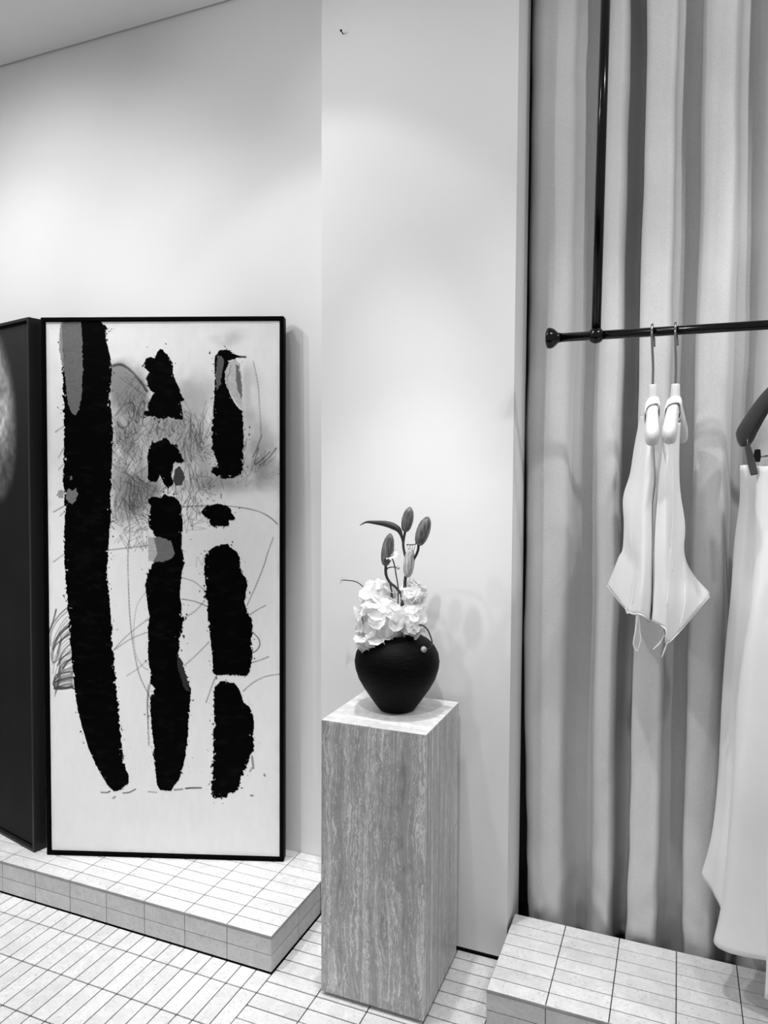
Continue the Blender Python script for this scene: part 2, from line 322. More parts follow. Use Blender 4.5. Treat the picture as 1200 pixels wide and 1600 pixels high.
PATCHES=[(0.3,[(1.22,0.78),(1.36,0.23),(1.71,0.19),(1.68,2.7),(1.46,3.34),(1.33,2.96),(1.2,2.27)]),
(0.165,[(1.4,0.49),(1.71,0.11),(2.72,0.15),(2.79,1.85),(2.81,3.56),(2.71,5.27),(2.52,6.12),(2.26,6.51),(2,6.34),(1.78,5.69),(1.62,4.41),(1.5,3.13),(1.43,1.85)]),
(0.2,[(1.59,11.63),(1.77,11.37),(1.98,11.59),(2.25,11.41),(2.38,11.8),(2.24,12.23),(1.97,12.49),(1.71,12.32),(1.54,12.06)]),
(0.16,[(1.91,10.55),(2.04,10.59),(2.04,10.85),(1.86,10.85)]),
(0.38,[(0.92,11.89),(1.06,11.59),(1.28,11.5),(1.41,11.72),(1.36,12.07),(1.14,12.11)]),
(0.06,[(9.05,10.05),(9.4,9.87),(9.7,10.6),(9.52,11.16),(9.09,11.2),(8.87,10.82)]),
(0.5,[(7.15,14.7),(7.76,14.65),(7.84,16.29),(7.22,16.3)]),
(0.18,[(7.54,14.7),(8.07,14.65),(8.76,14.95),(8.89,15.33),(9.02,15.76),(8.76,16.11),(8.19,16.33),(7.53,16.34),(7.8,15.73)]),
(0.035,[(9.16,22.57),(9.38,22.92),(9.6,23.57),(9.81,24.22),(9.99,25.09),(9.68,25.01),(9.37,24.23),(9.12,23.36)]),
(0.12,[(11.94,2.56),(12.2,2.6),(12.37,2.82),(12.24,3.79),(12.15,4.42),(11.89,4.85),(11.85,3.79)]),
(0.55,[(12.45,3.58),(12.71,2.99),(13.14,2.82),(13.44,3.07),(13.57,4.42),(13.61,6.12),(13.22,5.78),(12.79,5.02),(12.45,4.34)]),
(0.16,[(13.18,3.16),(13.35,3.24),(13.57,4.42),(13.56,5.48),(13.31,4.93),(13.18,4.21)])]
SMUDGES=[(0.22, 0.75, 5.86, 5.05, 1.32, 1.98), (0.25, 0.5, 6.52, 4.42, 0.79, 1.32), (0.3, 0.75, 5.62, 8.26, 1.15, 2.64), (0.25, 0.8, 6.47, 11.26, 1.54, 1.54), (0.25, 0.7, 5.58, 12.99, 0.97, 1.32), (0.35, 0.6, 10.2, 6.12, 1.32, 1.76), (0.3, 0.6, 8.46, 7.18, 1.76, 0.97), (0.3, 0.55, 10.62, 8.67, 1.54, 1.76), (0.3, 0.7, 7.34, 11.34, 0.7, 0.62), (0.3, 0.55, 12.13, 11.02, 2.64, 0.62), (0.25, 0.75, 15.15, 10.36, 1.06, 1.06), (0.3, 0.5, 14.51, 8.66, 1.23, 1.32), (0.45, 0.5, 10.2, 4.84, 1.1, 1.76), (0.4, 0.4, 13.86, 6.54, 0.79, 1.76), (0.5, 0.3, 11.5, 4.0, 0.79, 1.32), (0.45, 0.4, 12.59, 1.47, 1.32, 0.35), (0.3, 0.4, 5.16, 10.41, 0.53, 2.64)]
PENCIL=[(0.6,0.05,[(9.47,12.62),(11.47,12.52),(13.12,12.59),(14.5,12.84),(15.36,13.22),(15.97,13.73)]),
(0.5,0.05,[(15.67,14.63),(15.28,15.7),(15.02,16.56),(14.5,17.86),(13.89,19.21)]),
(0.45,0.045,[(14.06,19.85),(14.58,19.5),(15.15,19.19)]),
(0.55,0.05,[(14.28,21.02),(14.67,21.44),(14.75,21.88),(14.54,22.23),(14.27,22.4)]),
(0.5,0.045,[(14.27,23.06),(14.84,22.87),(15.36,22.65)]),
(0.5,0.05,[(13.62,25.03),(14.27,24.45),(15.14,24),(16.14,23.81)]),
(0.5,0.055,[(5.9,11.69),(5.92,14.28),(5.78,16.01),(5.81,18.18),(5.88,19.92),(6.04,21.66),(6.3,23.19),(6.6,24.28),(7.25,25.58)]),
(0.25,0.05,[(7.21,18.16),(6.41,19.26),(6.14,21.01),(6.26,22.53),(6.69,23.4),(7.13,23.7)]),
(0.45,0.045,[(4.76,22.34),(5.74,21.32),(7.2,20.16)]),
(0.45,0.045,[(4.76,22.38),(5.96,21.58),(7.19,21.08)]),
(0.3,0.045,[(5.63,24.12),(6.38,23.63),(7.14,22.96)]),
(0.55,0.045,[(4.37,15.59),(5.78,15.41),(7.19,15.22)]),
(0.5,0.05,[(9.44,18.83),(10.36,18.99),(11.23,19.33)]),
(0.35,0.045,[(9.54,17.4),(10.37,17.69),(11.11,18.33)]),
(0.4,0.045,[(9.53,20.13),(10.36,19.64),(11.02,18.9)]),
(0.45,0.05,[(9.6,23.35),(10.35,22.69),(11.31,21.71)]),
(0.5,0.05,[(11.79,24.01),(11.52,24.63),(11.08,25.86)]),
(0.5,0.06,[(7.31,24.27),(7.12,25.37),(7.07,26.47),(7.14,28.88)]),
(0.4,0.05,[(7.13,24.71),(7.03,26.03),(7.11,27.78)]),
(0.4,0.045,[(14.34,2.95),(14.64,4.43),(14.77,6.12),(14.85,7.81)]),
(0.6,0.06,[(15.88,8.66),(15.37,9.3),(14.72,9.85)]),
(0.6,0.06,[(15.45,8.91),(14.94,9.42),(14.42,9.72),(14.68,8.66)]),
(0.5,0.06,[(14.89,7.81),(14.59,8.66),(14.29,9.3)]),
(0.5,0.05,[(13.9,8.03),(13.73,8.88)]),
(0.35,0.05,[(12.34,11.44),(12.13,10.8)]),
(0.6,0.06,[(0.1,21.67),(0.42,20.87),(0.96,20.08),(1.59,19.5)]),
(0.7,0.08,[(0.14,21.54),(0.51,20.65),(0.79,19.64)]),
(0.5,0.05,[(0.4,22.19),(0.41,21.31),(0.87,20.43),(1.59,19.76)]),
(0.5,0.16,[(0.53,22.41),(0.77,21.75),(1.17,21.17),(1.67,20.77)]),
(0.5,0.07,[(0.84,22.62),(1.03,21.96),(1.39,21.47),(1.71,21.2)]),
(0.6,0.08,[(0.48,23.07),(0.63,22.27),(1.12,21.74),(1.75,21.34)]),
(0.5,0.07,[(0.93,23.28),(1.16,22.71),(1.47,22.26),(1.79,21.95)]),
(0.6,0.08,[(0.83,23.5),(1.2,22.97),(1.83,22.39)]),
(0.5,0.14,[(1.19,23.72),(1.46,23.32),(1.87,22.96)]),
(0.5,0.06,[(0.4,22.63),(0.52,23.29),(0.93,23.06),(1.82,22.61)]),
(0.5,0.07,[(0.74,24.16),(1.19,23.85),(1.9,23.62)]),
(0.5,0.12,[(0.64,24.65),(1.18,24.46),(1.94,24.28)]),
(0.5,0.16,[(0.82,24.96),(1.35,25.03),(1.89,24.89)]),
(0.6,0.08,[(1.94,23.92),(1.19,24.02),(0.65,24.47),(0.55,24.83),(0.91,25.09),(1.93,24.98)]),
(0.5,0.07,[(0.92,23.94),(1.28,23.27),(1.82,23.05)]),
(0.75,0.05,[(7.08,32.07),(7.65,32.1)]),
(0.8,0.1,[(8.9,31.89),(9.43,31.83)]),
(0.8,0.07,[(9.65,31.78),(10.09,31.73),(10.75,31.71)]),
(0.6,0.06,[(3.78,32.2),(4.23,32.19),(4.41,32.09)]),
(0.6,0.06,[(5.3,32.2),(5.74,32.15),(6.19,31.91)]),
(0.7,0.1,[(4.63,32.58),(4.76,32.48)]),
(0.8,0.12,[(14.22,29.47),(14.31,30.26)]),
(0.7,0.1,[(14.09,30.48),(14.22,30.26)]),
(0.8,0.09,[(14.13,32.15),(14.26,32.15)]),
(0.8,0.1,[(15.05,30.68),(15.09,30.77)]),
(0.6,0.06,[(0.88,7.63),(1.46,7.24)]),
(0.6,0.06,[(0.65,16.41),(1.36,15.88)]),
(0.6,0.06,[(1.08,9.35),(1.44,8.7)]),
(0.6,0.06,[(1.07,10.17),(1.39,9.82)]),
(0.5,0.05,[(1.13,13.28),(1.44,13.02)]),
(0.6,0.06,[(0.69,13.02),(1.4,12.63)]),
(0.6,0.14,[(4.83,3.22),(5.44,3.14),(6.09,3.56),(6.74,4.29),(7.17,4.93)]),
(0.5,0.06,[(4.98,6.55),(5.64,5.78),(6.2,5.69),(6.29,6.33),(5.84,7.19),(5.32,7.32),(5.1,6.98)]),
(0.55,0.06,[(6.37,6.97),(6.55,6.12),(6.9,5.57),(6.99,5.91),(6.81,6.97)]),
(0.7,0.1,[(12.84,2.44),(13.31,2.61),(13.83,2.65)]),
(0.45,0.03,[(1.58,20.11),(1.13,20.64),(0.72,21.44),(0.53,22.01)]),
(0.45,0.03,[(1.6,20.35),(1.13,20.88),(0.8,21.68),(0.61,22.28)]),
(0.45,0.03,[(1.62,20.59),(1.13,21.13),(0.62,21.92),(0.43,22.63)]),
(0.45,0.03,[(1.64,20.83),(1.13,21.37),(1.07,22.16),(0.89,23.04)]),
(0.45,0.03,[(1.66,21.07),(1.12,21.61),(0.99,22.4),(0.8,23.03)]),
(0.45,0.03,[(1.68,21.31),(1.12,21.85),(0.86,22.64),(0.68,23.3)]),
(0.45,0.03,[(1.7,21.56),(1.12,22.09),(0.67,22.89),(0.48,23.47)]),
(0.45,0.03,[(1.72,21.8),(1.12,22.33),(0.69,23.13),(0.5,24.07)]),
(0.45,0.03,[(1.74,22.04),(1.11,22.57),(1.01,23.37),(0.82,24.25)]),
(0.45,0.03,[(1.76,22.28),(1.11,22.82),(0.99,23.61),(0.81,24.23)]),
(0.45,0.03,[(1.78,22.52),(1.11,23.06),(0.73,23.86),(0.54,24.66)]),
(0.45,0.03,[(1.8,22.76),(1.1,23.3),(0.95,24.09),(0.76,25)]),
(0.45,0.03,[(1.82,23),(1.1,23.54),(1.03,24.34),(0.84,24.91)]),
(0.45,0.03,[(1.84,23.24),(1.1,23.78),(0.88,24.58),(0.69,25.41)]),
(0.45,0.03,[(1.86,23.48),(1.1,24.03),(0.82,24.82),(0.64,25.44)]),
(0.45,0.03,[(1.88,23.73),(1.09,24.27),(0.8,25.07),(0.62,25.64)]),
(0.5,0.03,[(1.9,23.75),(1.28,23.92),(0.84,24.12),(0.65,24.34),(1.09,24.29),(1.9,24.06)]),
(0.5,0.03,[(1.9,23.88),(1.28,23.99),(0.68,24.25),(0.65,24.47),(1.09,24.42),(1.9,24.19)]),
(0.5,0.03,[(1.9,24.01),(1.27,24.18),(0.75,24.38),(0.64,24.61),(1.09,24.55),(1.9,24.32)]),
(0.5,0.03,[(1.9,24.14),(1.27,24.31),(0.83,24.52),(0.64,24.74),(1.09,24.69),(1.89,24.45)]),
(0.5,0.03,[(1.9,24.28),(1.27,24.38),(0.71,24.65),(0.64,24.87),(1.09,24.82),(1.89,24.58)]),
(0.5,0.03,[(1.9,24.41),(1.27,24.52),(0.71,24.78),(0.64,25),(1.09,24.95),(1.89,24.72)]),
(0.5,0.03,[(1.89,24.54),(1.27,24.58),(0.68,24.91),(0.64,25.09),(1.08,25.08),(1.89,24.85)]),
(0.5,0.03,[(1.89,24.67),(1.27,24.83),(0.61,25.05),(0.64,25.09),(1.08,25.13),(1.89,24.98)]),
(0.5,0.03,[(1.89,24.8),(1.27,24.82),(0.76,25.18),(0.64,25.09),(1.08,25.13),(1.89,25.02)])]
SCRIBBLES=[(5.96, 8.69, 1.15, 3.3, 46, 2.64), (6.33, 12.34, 1.32, 1.76, 34, 2.2), (10.28, 8.03, 1.23, 1.98, 30, 2.2), (8.02, 7.31, 1.59, 0.7, 16, 1.5), (10.6, 12.95, 1.32, 1.98, 14, 2.2), (10.18, 11.45, 1.76, 0.97, 16, 2.2), (6.32, 14.49, 1.32, 0.97, 10, 1.94), (13.86, 9.73, 1.98, 1.15, 12, 1.76), (6.07, 6.55, 0.88, 1.32, 12, 2.64)]
WASHES=[(0.3,0.8,0.25,[(4.74,3.35),(5.44,3.05),(6.09,3.48),(6.82,4.33),(7.3,5.35),(7.07,6.33),(6.63,6.76),(6.07,6.12),(5.41,6.55),(4.8,6.98)]),
(0.42,0.65,0.6,[(4.8,6.55),(7.24,6.76),(7.22,9.54),(7.03,12.98),(5.79,13.85),(4.75,12.99)]),
(0.25,0.6,0.5,[(5.65,9.76),(7.57,10.61),(7.38,12.54),(6.02,13.2),(5.46,11.91)]),
(0.45,0.6,0.5,[(7.07,6.8),(9.76,6.97),(11.49,8.24),(11.57,10.59),(9.52,11.46),(8.88,9.53),(7.36,8.25)]),
(0.55,0.4,0.5,[(9.99,4.42),(11.72,3.58),(11.62,7.82),(10.19,8.25)]),
(0.35,0.55,0.7,[(13.82,8.66),(15.88,8.23),(16.05,10.87),(11.48,11.57),(10.18,11.45),(11.48,10.59),(13.64,10.58)]),
(0.5,0.5,0.25,[(6.94,6.76),(8.11,6.76),(8.02,7.48),(7.23,8.25)]),
(0.5,0.45,0.4,[(13.44,3.16),(14.51,3.37),(14.59,6.12),(15.79,8.23),(14.94,8.66),(13.73,6.54)]),
(0.62,0.5,0.3,[(11.51,1.67),(13.02,1.05),(13.87,0.84),(13.31,1.47),(12.15,2.1)])]

def vnoise(ny, nx, cy, cx):
    gy, gx = int(ny/cy)+3, int(nx/cx)+3; G = RNG.random((gy, gx))
    y = np.arange(ny)/cy; x = np.arange(nx)/cx; iy = y.astype(int); ix = x.astype(int); fy = y-iy; fx = x-ix
    fy = (fy*fy*(3-2*fy))[:, None]; fx = (fx*fx*(3-2*fx))[None, :]
    a = G[iy][:, ix]; b = G[iy][:, ix+1]; c = G[iy+1][:, ix]; d = G[iy+1][:, ix+1]
    return a*(1-fy)*(1-fx)+b*(1-fy)*fx+c*fy*(1-fx)+d*fy*fx
def fbm(ny, nx, c, o=4, ay=1.0):
    r = 0; a = 1; t = 0
    for k in range(o): r = r+a*vnoise(ny, nx, max(c*ay, 1.01), max(c, 1.01)); t += a; a *= .55; c /= 2
    return r/t
def inside(U, W_, poly):
    r = np.zeros(U.shape, bool); n = len(poly)
    for i in range(n):
        (x1, y1), (x2, y2) = poly[i], poly[(i+1) % n]
        if y1 == y2: continue
        c = (y1 > W_) != (y2 > W_)
        r ^= c & (U < (x2-x1)*(W_-y1)/(y2-y1)+x1)
    return r
def grid_mesh(name, P, colr, mt, parent, keep=None):
    """P (ny,nx,3) metres local; colr (ny,nx) linear grey per vertex; keep: mask of cells"""
    ny, nx = colr.shape
    idx = np.arange(ny*nx).reshape(ny, nx)
    q = np.stack([idx[:-1, :-1], idx[1:, :-1], idx[1:, 1:], idx[:-1, 1:]], -1)
    q = q[keep] if keep is not None else q.reshape(-1, 4)
    used = np.unique(q); remap = np.zeros(ny*nx, int); remap[used] = np.arange(len(used)); q = remap[q]
    co = P.reshape(-1, 3)[used]; c = colr.reshape(-1)[used]
    me = bpy.data.meshes.new(name); me.vertices.add(len(used)); me.vertices.foreach_set('co', co.astype(np.float32).ravel())
    me.loops.add(q.size); me.loops.foreach_set('vertex_index', q.astype(np.int32).ravel())
    me.polygons.add(len(q)); me.polygons.foreach_set('loop_start', np.arange(0, q.size, 4, dtype=np.int32)); me.polygons.foreach_set('loop_total', np.full(len(q), 4, np.int32))
    me.update(calc_edges=True)
    at = me.color_attributes.new('Col', 'FLOAT_COLOR', 'POINT')
    at.data.foreach_set('color', np.stack([c, c, c, np.ones_like(c)], -1).astype(np.float32).ravel())
    return link(name, me, mt, parent)
def art_raster(NX, NY, W_, H_, u0, u1, v0, v1):
    u = np.linspace(u0, u1, NX); v = np.linspace(v0, v1, NY); U, Vv = np.meshgrid(u, v); du = (u1-u0)/(NX-1)
    cell = lambda wd: wd/du
    g = .91+.05*(fbm(NY, NX, cell(2.5))-.5)+.05*(fbm(NY, NX, cell(.25), 3, 3)-.5)
    edge = np.minimum(np.minimum(U-u0, u1-U), np.minimum(Vv-v0, v1-Vv)); n0 = fbm(NY, NX, cell(.8))
    g -= .16*np.clip(.6-edge/.5, 0, 1)*np.clip(n0*3-1.2, 0, 1)
    g -= .10*np.clip(fbm(NY, NX, cell(3.0))*2.2-1.15, 0, 1)*(Vv < 13)
    n1 = fbm(NY, NX, cell(1.6), 5)
    for t, a, cu, cv, ru, rv in SMUDGES:
        d = np.sqrt(((U-cu)/ru)**2+((Vv-cv)/rv)**2)
        m = np.clip(1.25*a*np.clip(1.3-d, 0, 1)*np.clip((n1-.22)*2.6, 0, 1.2), 0, .92)
        g = g*(1-m)+t*m
    def blur(m, r):
        k = max(1, int(cell(r)))
        for _ in range(2):
            for ax in (0, 1):
                c = np.cumsum(np.pad(m, [(k+1, k) if i == ax else (0, 0) for i in (0, 1)], mode='edge'), axis=ax)
                m = (np.take(c, np.arange(2*k+1, c.shape[ax]), ax)-np.take(c, np.arange(0, c.shape[ax]-2*k-1), ax))/(2*k+1)
        return m
    streak = fbm(NY, NX, cell(.5), 4, 3.5)
    for t, a, b, poly in WASHES:
        m = blur(inside(U+.6*(n1-.5), Vv+.6*(n0-.5), poly).astype(float), b)
        m = np.clip(m*a*2.1*np.clip(.15+(.55*n1+.45*streak-.25)*2.3, 0, 1.25), 0, .92); g = g*(1-m)+t*m
    def line(pts, wd, al):
        nonlocal g
        P = catmull(pts, max(6, 6*len(pts))) if len(pts) > 2 else [np.array(p, float) for p in pts]
        for a, b in zip(P[:-1], P[1:]):
            pad = wd+.06
            x0, x1 = sorted((a[0], b[0])); y0, y1 = sorted((a[1], b[1]))
            i0, i1 = np.searchsorted(u, [x0-pad, x1+pad]); j0, j1 = np.searchsorted(v, [y0-pad, y1+pad])
            if i1 <= i0 or j1 <= j0: continue
            uu, vv = U[j0:j1, i0:i1]-a[0], Vv[j0:j1, i0:i1]-a[1]; d = b-a; L2 = d@d+1e-9
            t = np.clip((uu*d[0]+vv*d[1])/L2, 0, 1); dist = np.hypot(uu-t*d[0], vv-t*d[1])
            m = al*np.clip(1-(dist-wd*.5)/.035, 0, 1)*np.clip(.45+n0[j0:j1, i0:i1], 0, 1)
            sub = g[j0:j1, i0:i1]; g[j0:j1, i0:i1] = np.minimum(sub, sub*(1-m)+.06*m)
    for cu, cv, ru, rv, cnt, ln in SCRIBBLES:
        for _ in range(cnt):
            c = np.array((cu, cv))+RNG.normal(size=2)*.55*np.array((ru, rv)); th = RNG.uniform(.9, 2.3) if RNG.random() < .7 else RNG.uniform(0, 3.1); l = ln*RNG.uniform(.3, 1)
            d = np.array((math.cos(th), math.sin(th)))*l/2; n_ = np.array((-d[1], d[0]))/(l/2)*.35; pts = []
            for q in range(RNG.integers(3, 7)):
                pts.append(tuple(c+d*(1 if q % 2 else -1)*RNG.uniform(.5, 1)+n_*(q-2)*RNG.uniform(.3, 1.1)))
            line(pts, .012, RNG.uniform(.25, .62))
    for a, wd, pts in PENCIL: line(pts, wd, a)
    w1 = (fbm(NY, NX, cell(.15), 2)-.5); w2 = (fbm(NY, NX, cell(.15), 2)-.5); sp = fbm(NY, NX, cell(.16), 2); drag = fbm(NY, NX, cell(.7), 4, .35)
    dry = fbm(NY, NX, cell(2.2), 3)
    masks = []
    for poly in STROKES:
        k_ = .04+.75*np.clip(dry-.38, 0, 1); m = inside(U+k_*w1, Vv+k_*w2, poly)
        m &= ~((sp > .70) & ~inside(U+1.3*w2*dry, Vv+1.3*w1*dry, poly))
        g = np.where(m, .0012+.012*np.clip(drag-.55, 0, 1), g); masks.append(m)
        far = inside(U+1.7*w2, Vv+2.4*w1, poly) & ~m & (sp > .74)
        g = np.where(far, .02, g)
    pores = (fbm(NY, NX, cell(.12), 2) > .90)
    for gr, poly in PATCHES:
        m = inside(U+.12*w1, Vv+.12*w2, poly)
        weave = 1+.22*(fbm(NY, NX, cell(.3), 2, .3)-.5)+.25*(fbm(NY, NX, cell(.1), 2)-.5)
        g = np.where(m, gr*weave, g)
    return np.clip(g, .001, .94), masks
class Leaner:
    """a framed canvas standing on the platform: BL bottom-left front corner, e along the bottom, up along the side"""
    def __init__(s, BL, e, lean, W_, H_):
        s.BL = np.array(BL); s.e = np.array((*e, 0.)); s.e /= np.linalg.norm(s.e); n = np.array((s.e[1], -s.e[0], 0.))
        t = math.radians(lean); s.up = np.array((0, 0, math.cos(t)))-n*math.sin(t); s.n = np.cross(s.e, s.up); s.W, s.H = W_, H_
    def P(s, u, v, d): return s.BL+s.e*u+s.up*(s.H-v)+s.n*d
    def frame(s, parent, wd, depth, mt):
        W_, H_ = s.W, s.H; vs_, fs = [], []
        for d, i in ((0, 0), (0, wd), (-depth*.5, wd), (-depth*.5, 0.6), (-depth, 0.6), (-depth, 0)):
            for u, v in ((i, i), (W_-i, i), (W_-i, H_-i), (i, H_-i)): vs_.append(tuple(s.P(u, v, d)))
        for k in range(6):
            for j in range(4): fs.append((k*4+j, k*4+(j+1) % 4, ((k+1) % 6)*4+(j+1) % 4, ((k+1) % 6)*4+j))
        return bevel(obj('frame', vs_, fs, mt, parent), .03, 2)
    def back(s, parent, i, d0, d1):
        vs_ = [tuple(s.P(u, v, d)) for d in (d0, d1) for u, v in ((i, i), (s.W-i, i), (s.W-i, s.H-i), (i, s.H-i))]
        return obj('stretcher_back', vs_, [(3, 2, 1, 0), (4, 5, 6, 7), (0, 1, 5, 4), (1, 2, 6, 5), (2, 3, 7, 6), (3, 0, 4, 7)], GAP, parent)
    def grid(s, L, u0, u1, v0, v1, NX, NY, d):
        u = np.linspace(u0, u1, NX)[None, :, None]; v = np.linspace(v0, v1, NY)[:, None, None]
        return (s.BL+s.e*u+s.up*(s.H-v)+s.n*d-np.array(L))*S
def white_painting():
    q = Leaner((-39.685, 36.325, HP+.005), (.9427, .3337), .6, 16.39, 36.6)
    L = tuple(q.P(q.W/2, q.H, 0)); p = thing('framed_painting', 'tall white abstract painting with three rows of black brush strokes in a black frame', 'painting', L)
    q.frame(p, .25, .8, BLACK); q.back(p, .27, -.25, -.5)
    NX, NY = 460, 1028; a = (.30, q.W-.30, .29, q.H-.30)
    g, masks = art_raster(NX, NY, q.W, q.H, *a)
    grid_mesh('canvas', q.grid(L, *a, NX, NY, -.13), g, PAINT, p)
    P2 = q.grid(L, *a, NX, NY, -.105)
    for m in masks:
        k = m[:-1, :-1] & m[1:, :-1] & m[1:, 1:] & m[:-1, 1:]
        grid_mesh('paint_stroke', P2, g, GLOSSPAINT, p, k)
white_painting()
def dark_painting():
    q = Leaner(tuple(np.array((-40.70, 36.19, HP+.005))-np.array((.9744, -.2248, 0))*16.4), (.9744, -.2248), .4, 16.4, 36.65)
    L = tuple(q.P(q.W/2, q.H, 0)); p = thing('framed_painting', 'tall dark painting with a pale smoky patch, cut by the left picture edge', 'painting', L)
    q.frame(p, .2, .9, BLACK_LIT); q.back(p, .22, -.35, -.6)
    NX, NY = 200, 420; a = (.36, q.W-.36, .36, q.H-.36); u = np.linspace(a[0], a[1], NX)[None, :]; v = np.linspace(a[2], a[3], NY)[:, None]
    n1 = fbm(NY, NX, 30, 5, 1.6); n2 = fbm(NY, NX, 5, 3)
    d = np.sqrt(((u-(q.W-5.0+.10*(v-7)))/3.0)**2+((v-6.2)/6.0)**2)
    m = np.clip(1.1-d, 0, 1)**1.6*np.clip((n1-.22)*2.6, 0, 1.2)*(.35+1.2*n2)
    d2 = np.sqrt(((u-6)/4)**2+((v-20)/9)**2); m2 = .12*np.clip(1-d2, 0, 1)*n1*2
    g = .006+.008*n1+1.5*m+m2+.02*np.clip(1-v/12, 0, 1)
    grid_mesh('canvas', q.grid(L, *a, NX, NY, -.2), np.clip(g, .006, .8), PAINT, p)
dark_painting()
# ------------------------------------------------------------------ curtain
def curtain():
    prof = [(-8.9,44.9),(-8.69,44.2),(-8.19,43.4),(-7.49,43.05),(-6.66,42.9),(-6.05,43.2),(-5.91,44.1),(-5.42,44.6),(-4.68,44.5),(-4.29,43.5),(-3.72,43),(-3.25,43.2),(-3.08,44.6),(-2.51,45.1),(-2.16,44.5),(-2.24,43.4),(-2.04,42.85),(-1.25,42.75),(-0.69,42.95),(-0.54,44.1),(0.12,44.5),(0.65,44.3),(0.7,43.3),(1.01,42.9),(1.63,42.75),(2.2,42.9),(2.42,43.6),(2.72,44.4),(3.49,44.6),(3.68,43.9),(4.01,43.1),(4.66,42.8),(5.32,43),(5.65,44.2),(6.43,44.7),(6.79,44.3),(6.62,43.2),(7.01,42.8),(7.86,42.9),(8.4,44.3),(9.31,44.6),(9.42,43.2),(9.99,42.8),(10.83,43),(11.45,44.4),(12.56,44.6),(12.39,43.1),(13.3,42.8),(14.42,44),(15.82,44.5),(15.76,43),(16.87,42.9)]
    K = 620; M = 90
    pr = catmull([(a, b if b < 43.6 else 43.6+(b-43.6)*1.6, 0) for a, b in prof], K); vs_, fs = [], []
    for j in range(M):
        z = .02+(60.4-.02)*j/(M-1)
        if j < 24: z = .02+.4*j*(1+j*.02)
        for i in range(K):
            x, y = pr[i][0], pr[i][1]
            dx = .14*mnoise.noise(Vector((x*.35, 0, z*.11)))+.05*mnoise.noise(Vector((x*.9, 5, z*.3)))
            dy = .28*mnoise.noise(Vector((x*.3, 9, z*.08)))+.06*mnoise.noise(Vector((x*.8, 3, z*.5)))
            if z < 8:
                k = (1-z/8); dx += k*.22*mnoise.noise(Vector((x*.6, 7, z*.5))); dy += k*.30*mnoise.noise(Vector((x*1.2, 2, z*1.1)))
                hem = math.exp(-((z-3.1-.25*math.sin(x*1.7))/.16)**2); dy += .10*hem
            gather = max(0, 1-z/20)*max(0, 1-(x+8.7)/2.0)*.45 if x < -6.7 else 0
            vs_.append((x+dx+gather, max(y+dy, 42.4), z))
    for j in range(M-1):
        for i in range(K-1): fs.append((j*K+i, j*K+i+1, (j+1)*K+i+1, (j+1)*K+i))
    o = obj('curtain', vs_, fs, CURT, None, True); solid(o, .03)
    tag(o, 'full-height pale grey linen curtain hanging in deep vertical folds', 'curtain')
curtain()
# ------------------------------------------------------------------ hanging rail
RY = lambda x: 38.5+(x+6.35)*.029
RZ = 35.49
def rail():
    r = thing('clothes_rail', 'black metal clothes rail hung from the ceiling in front of the curtain', 'rail', (-4.1, RY(-4.1), RZ))
    obj('rod', *tube([(-5.9, RY(-5.9), RZ), (15.2, RY(15.2), RZ)], .225, 24), BLACKGLOSS, r, True)
    for s, x in ((1, -6.6), (-1, 15.9)):
        pf = [(.02, 0), (.40, .015), (.50, .06), (.54, .15), (.535, .24), (.48, .38), (.38, .50), (.29, .58), (.25, .64), (.25, .74)]
        obj('finial', *lathe((x, RY(x), RZ), [(a, b*s) for a, b in pf], 32, 'x'), BLACKGLOSS, r, True)
    for x, xt in ((-4.1, -3.85), (12.5, 12.75)):
        obj('ball_joint', *lathe((x, RY(x), RZ), [(.41*math.sin(t)+.001, -.41*math.cos(t)) for t in np.linspace(0, math.pi, 17)], 28), BLACKGLOSS, r, True)
        obj('drop_pole', *tube([(x, RY(x), RZ+.3), (xt, RY(x), 60.78)], .235, 24), BLACKGLOSS, r, True)
        obj('ceiling_flange', *lathe((xt, RY(x), 60.5), [(.9, .28), (.9, .1), (.5, 0), (.25, -.05)], 32), BLACKGLOSS, r, True)
rail()
